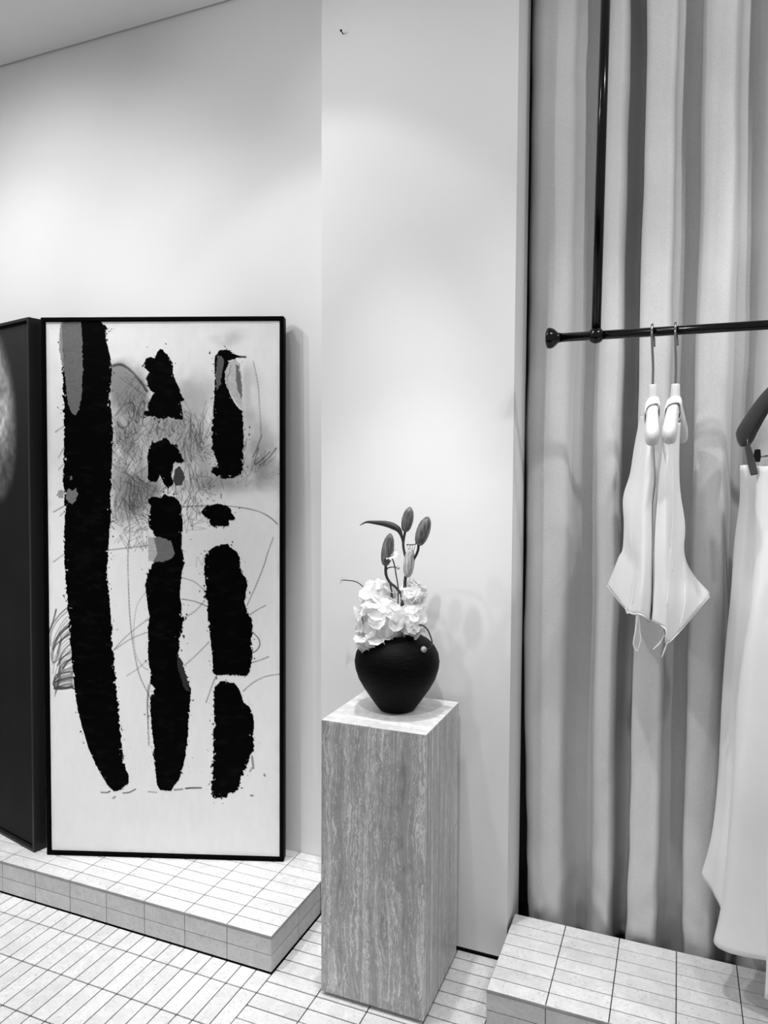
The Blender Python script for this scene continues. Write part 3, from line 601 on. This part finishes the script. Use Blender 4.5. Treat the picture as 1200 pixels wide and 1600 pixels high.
# ------------------------------------------------------------------ hangers
def hanger(label, cat_group, neck, near, far, hook, mt, clips=None, tipw=.34, tiph=.5):
    neck, near, far, hook = (np.array(t) for t in (neck, near, far, hook))
    h = thing('clothes_hanger', label, 'hanger', (float(neck[0]), float(neck[1]), float(neck[2])), cat_group)
    def arm(tip):
        d = tip-neck; P = []
        for t in np.linspace(0, 1, 15):
            drop = d[2]*t**1.25 + -.45*(1-t)
            P.append((neck[0]+d[0]*t, neck[1]+d[1]*t, neck[2]-.55+drop*1.0+.55*t+.0))
        return P
    A = arm(near); B = arm(far)
    path = A[::-1]+B[1:]
    n = 16; vs_, fs = [], []; K = len(path); side0 = None
    for i, c in enumerate(path):
        c = np.array(c); t = abs(i-14)/14
        wd = .24+(tipw-.24)*t**1.3; ht = .40+(tiph-.40)*t**1.2
        e = min(i, K-1-i)
        if e == 0: wd *= .45; ht *= .5
        elif e == 1: wd *= .9; ht *= .92
        dd = np.array(path[min(i+1, K-1)])-np.array(path[max(i-1, 0)]); dd /= np.linalg.norm(dd)
        sd = np.cross(dd, (0, 0, 1.)); sd /= np.linalg.norm(sd); up = np.cross(sd, dd)
        for k in range(n):
            a = 2*math.pi*k/n; ca, sa = math.cos(a), math.sin(a); q = 2/2.8
            vs_.append(tuple(c+sd*wd*math.copysign(abs(ca)**q, ca)+up*ht*math.copysign(abs(sa)**q, sa)))
    for i in range(K-1):
        for k in range(n): fs.append((i*n+k, i*n+(k+1) % n, (i+1)*n+(k+1) % n, (i+1)*n+k))
    fs.append(tuple(range(n))); fs.append(tuple((K-1)*n+k for k in range(n)))
    nb = lathe((neck[0], neck[1], neck[2]-1.35), [(.26, 0), (.25, .6), (.215, 1.0), (.205, 1.3), (.18, 1.35)], 20)
    obj('hanger_body', *join((vs_, fs), nb), mt, h, True)
    c = np.array((hook[0], RY(hook[0]), RZ+.06)); rr = .30
    pts = [tuple(neck+np.array((0, 0, -.15))), tuple(neck+np.array((0, -.02, .9))), (neck[0]*.4+hook[0]*.6, c[1]-.28, c[2]-.9), (hook[0], c[1]-rr, c[2]-.25)]
    for a in np.linspace(200, -20, 12):
        pts.append((hook[0], c[1]+rr*math.cos(math.radians(a)), c[2]+rr*math.sin(math.radians(a))))
    pts += [(hook[0]+.08, c[1]+rr, c[2]-.35), (hook[0]+.10, c[1]+rr, c[2]-.75)]
    obj('hook', *tube(pts, .062, 10, 60), CHROME, h, True)
    return h, A, B
hA, armA, _ = hanger('white hanger on the left, its hook nearest the rail end, holding a white halter top', 'white hangers on the rail', *[(-1.34,38.6,32.89),(-1.2,35.1,29.9),(-1.81,41.8,30.23),(-1.42,38.6,35.66)], PALEWOOD)
hB, armB, _ = hanger('white hanger right beside the first one, tilted, holding the second halter top', 'white hangers on the rail', *[(-0.29,38.6,32.87),(-0.49,35.1,29.97),(0.09,41.8,30.3),(-0.35,38.6,35.68)], PALEWOOD)
hC, _, _ = hanger('dark wooden clip hanger holding the long white skirt at the right', None, *[(4.13,38.8,33.36),(2.89,41.7,30.09),(4.8,35.8,30.45),(3.91,38.8,35.46)], DARKWOOD, None, .36, .62)
hD, _, _ = hanger('dark hanger beyond the right picture edge holding a long white dress', None, *[(7.54,39,33.01),(6.63,35.4,29.8),(8.68,42,30.09),(7.47,39,35.41)], DARKWOOD)
def clip(h, a, b, nm='clip'):
    a, b = np.array(a), np.array(b); d = (b-a)/np.linalg.norm(b-a); s_ = np.array((1., 0, 0)); s_ -= d*(s_@d); s_ /= np.linalg.norm(s_); n = np.cross(d, s_)
    vs_ = [tuple(a+d*t*np.linalg.norm(b-a)+s_*x*w+n*y) for t, w in ((0, .12), (.5, .17), (1, .16)) for x, y in ((-1, -.1), (1, -.1), (1, .1), (-1, .1))]
    fs = [(0, 1, 2, 3), (8, 9, 10, 11)]
    for i in (0, 4):
        for k in range(4): fs.append((i+k, i+(k+1) % 4, i+4+(k+1) % 4, i+4+k))
    bevel(obj(nm, vs_, fs, DARKWOOD if nm == 'clip' else BLACKGLOSS, h), .04, 2)
CLIP = [(3.03,39.5,29.83),(3.34,39.2,28.43)]; CB = [(3.54,40.2,29.7),(3.5,40.2,29.07)]; BAR = [(3.22,39.6,29.18),(4.02,40.4,29.38),(5.81,37,29.61)]
clip(hC, *CLIP); clip(hC, *CB, nm='clip_spring'); obj('clip_bar', *tube(BAR, .05, 10, 12), CHROME, hC, True)
obj('clip_wire', *tube([(CLIP[0][0], CLIP[0][1], CLIP[0][2]+.35), CLIP[0]], .025, 8), CHROME, hC, True)
e2 = np.array(BAR[2]); clip(hC, tuple(e2+np.array((0, 0, .6))), tuple(e2+np.array((.1, 0, -.9))))
obj('clip_bar', *tube([(BAR[1][0]+.1, BAR[1][1], BAR[1][2]), ([(4.13,38.8,33.36),(2.89,41.7,30.09),(4.8,35.8,30.45),(3.91,38.8,35.46)][0][0], [(4.13,38.8,33.36),(2.89,41.7,30.09),(4.8,35.8,30.45),(3.91,38.8,35.46)][0][1], [(4.13,38.8,33.36),(2.89,41.7,30.09),(4.8,35.8,30.45),(3.91,38.8,35.46)][0][2]-1.4)], .05, 8), CHROME, hC, True)
# ------------------------------------------------------------------ garments
def loft(colsets, K, M, wr=.03, seed=0, sharp=0):
    C = []
    for c in colsets:
        c = np.array(c); d = np.r_[0, np.cumsum(np.linalg.norm(np.diff(c, axis=0), axis=1))]; d /= d[-1]
        f = catmull([tuple(x) for x in c], 120); f = np.array(f); s_ = np.r_[0, np.cumsum(np.linalg.norm(np.diff(f, axis=0), axis=1))]; s_ /= s_[-1]
        C.append(np.stack([np.interp(np.linspace(0, 1, M), s_, f[:, k]) for k in range(3)], -1))
    vs_, fs = [], []
    for j in range(M):
        ring = catmull([tuple(c[j]) for c in C], K, True)
        lin = np.array([c[j] for c in C]); N = len(C)
        for i in range(K):
            p = np.array(ring[i])
            if sharp:
                t = i/K*N; a = int(t); q = lin[a % N]*(1-(t-a))+lin[(a+1) % N]*(t-a); p = p*(1-sharp)+q*sharp
            p += wr*np.array(mnoise.noise_vector(Vector((p[0]*.9+seed, p[1]*.9, p[2]*.22))))
            vs_.append(tuple(p))
    for j in range(M-1):
        for i in range(K): fs.append((j*K+i, j*K+(i+1) % K, (j+1)*K+(i+1) % K, (j+1)*K+i))
    return vs_, fs
def band(arm, i0, i1, grow):
    """a strap looped round a hanger arm between two stations"""
    vs_, fs = [], []; n = 20; st = np.linspace(i0, i1, 5)
    for s_ in st:
        i = int(s_); f = s_-i; c = np.array(arm[i])*(1-f)+np.array(arm[min(i+1, 14)])*f
        t = s_/14; wd = .24+.10*t**1.3+grow; ht = .42+.10*t**1.2+grow
        dd = np.array(arm[min(i+1, 14)])-np.array(arm[i]); dd /= np.linalg.norm(dd); sd = np.cross(dd, (0, 0, 1.)); sd /= np.linalg.norm(sd); up = np.cross(sd, dd)
        for k in range(n):
            a = 2*math.pi*k/n; ca, sa = math.cos(a), math.sin(a); q = 2/2.8
            slant = .32*ca
            vs_.append(tuple(c+sd*wd*math.copysign(abs(ca)**q, ca)+up*(ht*math.copysign(abs(sa)**q, sa))+dd*slant))
    for j in range(4):
        for k in range(n): fs.append((j*n+k, j*n+(k+1) % n, (j+1)*n+(k+1) % n, (j+1)*n+k))
    return vs_, fs
TIES = [[(-1.73,37.2,21.69),(-1.83,37.2,20.8),(-1.91,37.2,20.07),(-1.72,37.2,19.77)],
 [(-1.66,37.6,21.6),(-1.64,37.6,20.74),(-1.6,37.6,20.27),(-1.74,37.6,19.68)],
 [(-0.52,37.4,20.72),(-0.68,37.4,20.29),(-1.03,37.4,19.88)],
 [(-0.34,37.3,20.44),(-0.45,37.3,20.06),(-0.61,37.3,19.54)],
 [(-0.56,37.3,21.2),(-0.58,37.3,20.89),(-0.43,37.3,20.49)],
 [(-2.37,38.3,21.68),(-2.3,38.3,21.43),(-2.18,38.3,21.5)],
 [(-1.42,37.6,21.49),(-1.3,37.6,21.18),(-1.06,37.6,21.17)]]
def halter(label, C, arm, ties, seed, seams):
    a = np.array([p for c in C for p in c]); L = (float(a[:, 0].mean()), float(a[:, 1].mean()), float(a[:, 2].min()))
    g = thing('halter_top', label, 'top', L, 'white halter tops')
    solid(obj('bodice', *loft(C, 72, 60, .05, seed, .35), WHITE2, g, True), .03)
    solid(obj('strap', *band(arm, 2.4, 5.8, .06), WHITE2, g, True), .04, 1)
    # hem binding and the seams sewn down the panels
    M = 40
    def edge(k):
        c = np.array(catmull([tuple(p) for p in C[k]], M)); return [tuple(p) for p in c]
    obj('hem', *tube([tuple(c[-1]) for c in (C[0], C[1], C[2], C[3])], .035, 6, 24), WHITE2, g, True)
    lv, _ = loft(C, 72, 60, .05, seed, .35); cen = np.mean(np.array(lv), axis=0)
    for k, r0, r1 in seams:
        pts = []
        for r_ in range(r0, r1+1, 2):
            kk = k if not isinstance(k, tuple) else int(round(k[0]+(k[1]-k[0])*(r_-r0)/(r1-r0)))
            q = np.array(lv[r_*72+kk % 72]); o_ = q-cen; o_[2] = 0; o_ /= np.linalg.norm(o_); pts.append(tuple(q+o_*.012))
        obj('seam', *tube(pts, .016, 5, len(pts)*2), WHITE2, g, True)
    for t in ties:
        v, f = tube(t, [.09, .12, .11, .05], 8, 16, .3); obj('tie', v, f, WHITE2, g, True)
halter('left white halter top with a flared hem pointing left, on the first white hanger', [[(-2.01,40.8,31.53),(-2.26,40.6,29.84),(-2.44,40.4,28.49),(-2.74,40.2,27.2),(-2.65,40,25.79),(-2.69,40,24.51),(-2.92,40.2,24),(-3.49,40.6,22.44)],
 [(-1.8,39.6,31.43),(-1.89,39,29.77),(-2.04,38.8,28.47),(-2.24,38.5,26.86),(-2.22,38.3,25.26),(-2.04,38.2,23.99),(-2.08,38.2,23.18),(-2.28,38.4,21.51)],
 [(-1.51,37.8,31.28),(-1.52,37.4,29.7),(-1.57,37.2,28.15),(-1.65,37,26.61),(-1.61,36.9,25.08),(-1.57,36.8,23.54),(-1.61,36.8,22.61),(-1.63,36.9,21.66)],
 [(-1.31,37.8,31.27),(-1.23,37.4,29.7),(-1.14,37.4,28.16),(-1.23,37.3,26.92),(-1.17,37.3,25.06),(-1.15,37.3,23.81),(-1.13,37.4,22.55),(-1.18,37.5,21.3)],
 [(-1.35,39,31.37),(-1.25,39,29.76),(-1.2,39.2,28.16),(-1.29,39.3,26.85),(-1.29,39.5,24.87),(-1.26,39.5,23.55),(-1.27,39.6,22.22),(-1.31,39.7,20.96)],
 [(-1.83,41,31.55),(-1.98,41.4,29.87),(-2.18,41.4,28.49),(-2.48,41.5,27.17),(-2.46,41.5,25.71),(-2.5,41.5,24.38),(-2.69,41.6,23.87),(-2.93,41.7,21.97)]], armA, [TIES[0], TIES[1], TIES[5], TIES[6]], 3, [(12, 8, 59), ((22, 15), 36, 56)])
halter('right white halter top with a pointed hem corner to the right and dangling ties', [[(-0.74,37.6,30.93),(-0.82,37.3,29.54),(-0.93,37.2,28.16),(-0.99,37.2,26.93),(-1.04,37.1,25.08),(-1.02,37.1,23.53),(-1.04,37.2,22.43),(-1.08,37.3,21.32)],
 [(-0.51,37.2,30.9),(-0.53,36.8,29.52),(-0.61,36.6,28.16),(-0.57,36.5,26.66),(-0.54,36.4,25.16),(-0.51,36.4,23.65),(-0.45,36.4,22.44),(-0.46,36.6,21.1)],
 [(-0.28,37.8,30.94),(-0.37,37.4,29.54),(-0.31,37.3,28.16),(-0.24,37.2,26.64),(-0.27,37,25.12),(-0.18,37,23.59),(-0.11,37,22.06),(-0.28,37.2,20.37)],
 [(-0.03,39.5,31.05),(-0.06,39.4,29.61),(0.01,39.4,27.84),(0.3,39.6,25.9),(0.27,39.7,24.59),(0.41,39.8,23.77),(0.81,39.9,23.13),(1.52,40,22.27)],
 [(-0.12,41,31.17),(-0.12,41.3,29.68),(-0.05,41.4,27.82),(0.12,41.4,25.79),(0.15,41.5,24.42),(0.29,41.5,23.75),(0.63,41.5,22.91),(1.17,41.5,22.26)],
 [(-0.71,39,31.03),(-0.8,39.2,29.61),(-0.89,39.3,28.16),(-0.99,39.4,26.85),(-0.95,39.5,24.89),(-0.95,39.5,23.24),(-0.96,39.5,22.25),(-1.06,39.6,21.07)]], armB, [TIES[2], TIES[3], TIES[4]], 17, [(24, 4, 40), ((22, 13), 34, 52), ((34, 27), 44, 59)])
def long_garment(name, label, cat, C, seed, L=None):
    o = obj(name, *loft(C, 120, 80, .06, seed, .15), WHITE, None, True); solid(o, .03); tag(o, label, cat); return o
long_garment('long_skirt', 'long white satin skirt clipped to the dark hanger at the right edge', 'skirt', [[(2.89,41.2,28.93),(2.92,41.2,27.85),(2.92,41.3,26.86),(2.77,41.4,24.87),(2.69,41.4,22.21),(2.55,41.5,19.49),(2.44,41.5,16.43),(2.41,41.6,12.97),(2.24,41.6,9.83),(2.03,41.7,8.34),(1.72,41.8,7)],
 [(3.08,40.6,28.92),(3.13,40.5,27.86),(3.13,40.5,26.9),(3,40.5,24.96),(2.89,40.5,22.36),(2.75,40.5,19.73),(2.66,40.6,16.72),(2.59,40.6,13.37),(2.46,40.7,10.28),(2.27,40.8,8.49),(2.08,41,6.55)],
 [(3.56,40.8,28.89),(3.64,40.7,27.86),(3.68,40.6,26.9),(3.65,40.4,24.99),(3.57,40.3,22.43),(3.34,40.2,19.85),(3.18,40.2,16.9),(3.06,40.2,13.6),(2.9,40.2,10.58),(2.75,40.2,8.21),(2.58,40.3,5.76)],
 [(3.45,39.9,28.84),(3.46,39.6,27.71),(3.45,39.5,26.62),(3.4,39.2,24.15),(3.25,39,21.98),(3.01,38.8,19.8),(2.84,38.7,17.29),(2.72,38.6,14.14),(2.6,38.6,10.93),(2.4,38.6,7.34),(2.07,38.6,5.3)],
 [(3.59,39.2,28.83),(3.62,38.9,27.72),(3.62,38.6,26.66),(3.6,38.3,24.25),(3.5,38.1,22.14),(3.35,38,20.02),(3.22,37.9,17.57),(3.07,37.8,14.5),(2.93,37.8,11.36),(2.85,37.8,7.88),(2.75,37.8,5.32)],
 [(4.11,38.5,28.82),(4.15,38.3,27.74),(4.18,38.1,26.7),(4.21,37.8,24.34),(4.23,37.7,22.26),(4.25,37.6,20.19),(4.25,37.5,17.82),(4.26,37.4,14.84),(4.28,37.3,11.85),(4.3,37.2,8.55),(4.31,37.1,5.79)],
 [(4.71,37,28.79),(4.79,36.96,27.76),(4.87,36.92,26.76),(4.98,36.88,24.47),(5.09,36.84,22.47),(5.19,36.8,20.46),(5.31,36.76,18.16),(5.44,36.72,15.28),(5.57,36.68,12.38),(5.71,36.64,9.19),(5.85,36.6,5.68)],
 [(5.1,38,28.81),(5.22,38.03,27.75),(5.34,38.06,26.72),(5.5,38.09,24.37),(5.66,38.12,22.3),(5.81,38.15,20.22),(5.97,38.18,17.83),(6.15,38.21,14.83),(6.33,38.24,11.81),(6.52,38.27,8.47),(6.69,38.3,6.03)],
 [(4.52,41,28.86),(4.65,41.1,27.71),(4.77,41.2,26.58),(4.97,41.3,24),(5.13,41.4,21.72),(5.26,41.5,19.42),(5.46,41.6,16.77),(5.65,41.7,13.44),(5.84,41.8,10.08),(5.91,41.8,7.73),(5.97,41.9,5.82)]], 5)
long_garment('long_dress', 'white long garment showing only as a thin sliver at the right picture edge', 'dress', [[(6.57,36.4,30.45),(5.66,35.4,29.81),(4.48,35,27.92),(4.24,34.9,24.1),(4.03,34.8,17.18),(3.91,34.7,11.56),(3.98,34.7,7.29),(3.95,34.7,5.55)],
 [(6.64,36,30.42),(6.32,35.2,29.79),(5.83,34.7,27.93),(5.79,34.5,24.24),(5.84,34.3,17.6),(5.86,34.2,12.22),(5.93,34.2,8.12),(5.93,34.2,5.76)],
 [(7.11,36.4,30.44),(7.04,35.6,29.8),(7.14,35.4,27.94),(7.42,35.3,24.23),(7.83,35.2,17.58),(8.11,35.2,12.19),(8.3,35.2,8.11),(8.43,35.2,5.37)],
 [(7.74,38.9,31.4),(7.97,38.6,29.93),(8.33,38.5,27.92),(8.58,38.5,23.9),(9.05,38.5,16.65),(9.35,38.5,10.79),(9.52,38.5,7.84),(9.64,38.5,5.77)],
 [(8.21,41,30.72),(8.32,40.9,30.04),(8.38,40.5,27.9),(8.66,40.6,23.64),(9,40.7,15.91),(9.22,40.8,11.19),(9.35,40.8,8.68),(9.47,40.8,6.47)],
 [(7.4,38.9,31.41),(7.36,38.6,29.94),(7.35,38.5,27.91),(7.57,38.6,23.83),(7.84,38.6,16.45),(8.02,38.6,10.46),(8.11,38.6,7.44),(8.18,38.6,5.31)],
 [(6.75,37,30.49),(6.27,36.2,29.84),(5.63,35.6,27.92),(5.61,35.5,24.1),(5.67,35.4,17.21),(5.7,35.3,11.63),(5.75,35.3,7.94),(5.77,35.3,5.65)]], 9)
# ------------------------------------------------------------------ vase and flowers
VC = (-14.45, 37.54, 15.22)
def vase():
    prof = [(.9, 0), (1.0, .05), (1.14, .22), (1.45, .66), (1.85, 1.25), (2.16, 1.8), (2.34, 2.35), (2.385, 2.75), (2.31, 3.2), (2.1, 3.6), (1.78, 3.92), (1.42, 4.12), (1.26, 4.2), (1.2, 4.3), (1.1, 4.3), (1.08, 4.15), (1.3, 3.9), (1.9, 3.4), (2.1, 2.7), (1.7, 1.4), (.8, .3)]
    vs_, fs = lathe(VC, prof, 64)
    out = []
    for x, y, z in vs_:
        k = 1+.012*mnoise.noise(Vector((x*.6, y*.6, z*.9))); out.append((VC[0]+(x-VC[0])*k, VC[1]+(y-VC[1])*k, z))
    o = obj('vase', out, fs, VASE, None, True); tag(o, 'round-shouldered matte black clay vase on the stone pedestal', 'vase')
vase()
def petal_mesh(ln, wd, cup, n=6):
    vs_, fs = [], []
    for i in range(n+1):
        t = i/n; w_ = wd*math.sin(math.pi*min(.96, .06+.84*t)**1.15)**.6
        if i == n: w_ *= .62
        for k in (-1, -.5, 0, .5, 1):
            z = cup*(t**1.6)*.6+cup*.3*k*k*t
            vs_.append((ln*t*(1-.12*k*k), k*w_, z))
    for i in range(n):
        for k in range(4): fs.append((i*5+k, i*5+k+1, (i+1)*5+k+1, (i+1)*5+k))
    return vs_, fs
FLORETS = []
def floret_meshes():
    for q in range(4):
        vs_, fs = [], []
        for k in range(4):
            a = k*math.pi/2+random.uniform(-.15, .15); ln = random.uniform(.58, .68)
            pv, pf = petal_mesh(ln, random.uniform(.40, .46), random.uniform(-.08, .20)); n = len(vs_)
            ca, sa = math.cos(a), math.sin(a)
            vs_ += [((x*ca-y*sa)*S, (x*sa+y*ca)*S, z*S) for x, y, z in pv]; fs += [tuple(i+n for i in f) for f in pf]
        me = bpy.data.meshes.new('floret'); me.from_pydata(vs_, [], fs); me.materials.append(PETAL)
        me.polygons.foreach_set('use_smooth', [True]*len(me.polygons)); FLORETS.append(me)
floret_meshes()
def bloom(label, lobes, n, foot, scale):
    b = thing('hydrangea', label, 'flower', foot, 'white hydrangea heads')
    top = np.mean([l[0] for l in lobes], axis=0)
    obj('stem', *tube([foot, tuple((np.array(foot)+top)/2), tuple(top)], .12, 8, 10), STEM, b, True)
    for (c, r), k in zip(lobes, n):
        for i in range(k):
            z = 1-2*(i+.5)/k; ph = i*2.39996; s_ = math.sqrt(1-z*z); d = np.array((s_*math.cos(ph), s_*math.sin(ph), z))
            d += RNG.normal(size=3)*.10; d /= np.linalg.norm(d)
            P = np.array(c)+d*np.array(r)*RNG.uniform(.80, 1.06)
            o = bpy.data.objects.new('floret', FLORETS[i % 4]); COL.objects.link(o); o.parent = b; o.location = V(P, foot)
            dd = d/np.array(r); dd /= np.linalg.norm(dd); dd += RNG.normal(size=3)*.30
            o.rotation_mode = 'QUATERNION'; qt = Vector(dd).to_track_quat('Z', 'Y'); o.rotation_quaternion = qt @ Matrix.Rotation(RNG.uniform(0, 6.28), 3, 'Z').to_quaternion()
            o.scale = (scale*RNG.uniform(.85, 1.15),)*3
BL = [(-15.07,36.9,20.35),(-13.49,37.5,21.72),(-13.34,37,20.4),(-15.52,37.4,21.53),(-15.46,36.2,19.31)]
bloom('large white hydrangea head spilling over the front of the black vase', [((BL[0][0], BL[0][1], BL[0][2]), (1.45, 1.3, 1.15)), (BL[3], (.85, .8, .7)), (BL[4], (.72, .6, .5))], [74, 34, 24], (VC[0]-.2, VC[1]-.1, VC[2]+3.6), .82)
bloom('smaller white hydrangea head at the upper right of the bunch', [(BL[1], (.62, .6, .72)), (BL[2], (.66, .6, .8))], [44, 38], (VC[0]+.35, VC[1]+.1, VC[2]+3.6), .56)
def bud(a, b, r, mt, parent, name='bud'):
    a, b = np.array(a), np.array(b); ln = np.linalg.norm(b-a); d = (b-a)/ln
    x = np.cross(d, (0, 1., 0)); x /= np.linalg.norm(x); y = np.cross(d, x)
    pr = [(.25, 0), (.55, .04), (.82, .16), (.97, .34), (1, .5), (.93, .66), (.74, .82), (.45, .93), (.18, .985), (.03, 1)]
    n = 24; vs_, fs = [], []
    for q, h in pr:
        for k in range(n):
            t = 2*math.pi*k/n; rr = r*q*(1+.07*math.cos(3*t)-.03*math.cos(6*t)); vs_.append(tuple(a+d*h*ln+rr*(math.cos(t)*x+math.sin(t)*y)))
    for i in range(len(pr)-1):
        for k in range(n): fs.append((i*n+k, i*n+(k+1) % n, (i+1)*n+(k+1) % n, (i+1)*n+k))
    fs.append(tuple(range(n))); fs.append(tuple((len(pr)-1)*n+k for k in range(n)))
    return obj(name, vs_, fs, mt, parent, True)
def ribbon(pts, widths, mt, parent, name):
    P = catmull(pts, 40); wd = np.interp(np.linspace(0, 1, 40), np.linspace(0, 1, len(widths)), widths); vs_, fs = [], []
    for i, p in enumerate(P):
        d = P[min(i+1, 39)]-P[max(i-1, 0)]; d /= np.linalg.norm(d); s_ = np.cross(d, (0, 1., 0)); s_ /= np.linalg.norm(s_)
        for k in (-1, 0, 1): vs_.append(tuple(p+s_*wd[i]*k*.8+np.array((0, .5*abs(k)*wd[i], 0))))
    for i in range(39):
        for k in (0, 1): fs.append((i*3+k, i*3+k+1, i*3+k+4, i*3+k+3))
    return solid(obj(name, vs_, fs, mt, parent, True), .02)
l1 = thing('lily', 'lily branch with two upright closed buds, a half-open pale bud and one arching leaf', 'flower', (VC[0]+.2, VC[1], VC[2]+3.4))
base = ORG[l1.name]
LS = [(-14.05,37.2,20.66),(-13.91,37.2,22.09),(-13.84,37.2,22.81),(-13.69,37.2,23.42)]
obj('stem', *tube([base]+LS, [.11, .10, .09, .085], 8, 24), STEM, l1, True)
obj('stem', *tube([(-13.69,37.2,23.42),(-13.88,37.2,23.94),(-14,37.2,24.57),(-13.89,37.2,25.28)], .075, 8, 14), STEM, l1, True); obj('stem', *tube([(-13.69,37.2,23.42),(-13.36,37.2,23.79),(-13.14,37.2,24.25),(-13.11,37.2,24.67)], .075, 8, 14), STEM, l1, True)
bud(*[(-13.89,37.2,25.24),(-13.6,37.2,26.62)], .31, BUD, l1); bud(*[(-13.1,37.2,24.53),(-12.57,37.2,26.12)], .36, BUD, l1)
hof = bud(*[(-13.73,37.2,22.74),(-13.55,37.2,24.38)], .30, PALEBUD, l1, 'half_open_flower')
ribbon([(-14.04,37.2,24.64),(-14.12,37.2,24.99),(-14.31,37.2,25.34),(-14.69,37.2,25.54),(-15.15,37.2,25.65),(-15.69,37.2,25.7),(-16.23,37.2,25.71),(-16.62,37.2,25.52)], [.05, .10, .20, .24, .20, .14, .07, .02], STEM, l1, 'leaf')
ST = [(-13.58,37.2,23.88),(-13.74,37.2,24.51),(-13.62,37.2,23.84),(-13.59,37.2,24.51),(-13.51,37.2,23.88),(-13.44,37.2,24.52),(-13.47,37.2,23.82),(-13.29,37.2,24.56),(-13.51,37.2,23.6),(-13.32,37.2,23.82)]
for k in range(0, 10, 2):
    obj('stamen', *tube([ST[k], tuple((np.array(ST[k])+np.array(ST[k+1]))/2+np.array((.03, -.1, 0))), ST[k+1]], .02, 6, 8), PALEBUD, hof, True)
    a = np.array(ST[k+1]); obj('anther', *tube([tuple(a+np.array((-.07, 0, .0))), tuple(a+np.array((.07, 0, .06)))], [.02, .035, .02], 6, 4), STEM, hof, True)
l2 = thing('lily', 'single closed lily bud on a curved stem at the left of the lily branch', 'flower', (VC[0]-.1, VC[1], VC[2]+3.4))
obj('stem', *tube([ORG[l2.name]]+[(-14.05,37.2,21.37),(-14.36,37.2,22.07),(-14.78,37.2,22.4),(-15.02,37.2,22.85),(-15.02,37.2,23.46)], .08, 8, 26), STEM, l2, True); bud(*[(-15.06,37.2,23.31),(-14.76,37.2,25.14)], .33, BUD, l2)
def daisy(label, pts, r, face, st_r=.035, off=0):
    f = thing('small_flower', label, 'flower', (VC[0]+off, VC[1]-.1, VC[2]+3.4))
    obj('stem', *tube([ORG[f.name]]+pts, st_r, 6, 30), STEM, f, True)
    c = np.array(pts[-1]); fv = Vector(face).normalized(); q = fv.to_track_quat('Z', 'Y'); vs_, fs = [], []
    for k in range(13):
        a = k*2*math.pi/13; pv, pf = petal_mesh(r, r*.26, .25*r, 3); n = len(vs_); ca, sa = math.cos(a), math.sin(a)
        for x, y, z in pv:
            p = q @ Vector((x*ca-y*sa, x*sa+y*ca, z+.02*(k % 2))); vs_.append((c[0]+p.x, c[1]+p.y, c[2]+p.z))
        fs += [tuple(i+n for i in g) for g in pf]
    obj('petals', vs_, fs, PETAL, f, True)
    obj('flower_centre', *lathe(tuple(c), [(.01, -.06), (.12*r/.3, -.03), (.13*r/.3, .03), (.07*r/.3, .07), (.01, .08)], 12), PALEBUD, f, True)
daisy('small white daisy-like flower in front of the left lily bud', [(-14.28,37.2,21.54),(-14.29,37.2,22.18),(-14.41,37.2,22.85),(-14.52,37.2,23.41),(-14.72,37.2,23.94)], .46, (.1, -.7, .75))
daisy('tiny pale flower reaching out to the far left on a thin stem', [(-15.51,37.2,21.27),(-16.18,37.2,21.84),(-16.57,37.2,22.18),(-16.97,37.2,22.34),(-17.69,37.2,22.37)], .32, (-.9, -.2, .25), .03, -.5)
def seedhead(label, pts, r, off):
    f = thing('bud_sprig', label, 'flower', (VC[0]+off, VC[1]-.2, VC[2]+3.5))
    obj('stem', *tube([ORG[f.name]]+pts, [.05, .045, .04, .025], 6, 30), STEM, f, True)
    c = pts[-1]; obj('bud', *lathe(c, [(r*math.sin(t)+.001, -r*math.cos(t)) for t in np.linspace(0, math.pi, 11)], 14), PALEBUD, f, True)
    return f
dr = [(-13.38,36.6,20.47),(-13.08,36.6,20.28),(-12.64,36.6,20.28),(-12.35,36.6,20.06),(-12.17,36.6,19.7),(-12.09,36.6,19.36),(-12.23,36.6,19.07),(-12.56,36.6,18.97)]
fd = seedhead('thin stem drooping over the right shoulder of the vase with a round bud', dr, .17, .5)
for dx in (-.12, .05, .2):
    obj('sepal', *tube([dr[-3], (dr[-3][0]+dx, dr[-3][1]-.05, dr[-3][2]-.3)], [.035, .01], 5), STEM, fd, True)
seedhead('fine curling sprig with one tiny bud between the lily stems', [(-14.67,37.2,21.87),(-14.9,37.2,22.57),(-14.98,37.2,23.1),(-14.67,37.2,23.26),(-14.29,37.2,23.24)], .10, .0)
o = ribbon([(-16.14,37.2,21.85),(-15.98,37.2,22),(-15.83,37.2,22.12)], [.06, .12, .02], STEM, None, 'leaf_sprig'); tag(o, 'tiny dark leaf tip sticking out at the left of the hydrangea', 'leaf')
# ------------------------------------------------------------------ small things on the wall
NL = (-19.41,40.72,54.95)
o = obj('nail', *join(tube([(NL[0], 40.74, NL[2]), (NL[0], 40.45, NL[2]+.05)], .03, 8), tube([(NL[0], 40.45, NL[2]+.05), (NL[0], 40.42, NL[2]+.055)], .07, 10)), BLACK, None)
tag(o, 'tiny dark nail high on the pale middle wall', 'nail')
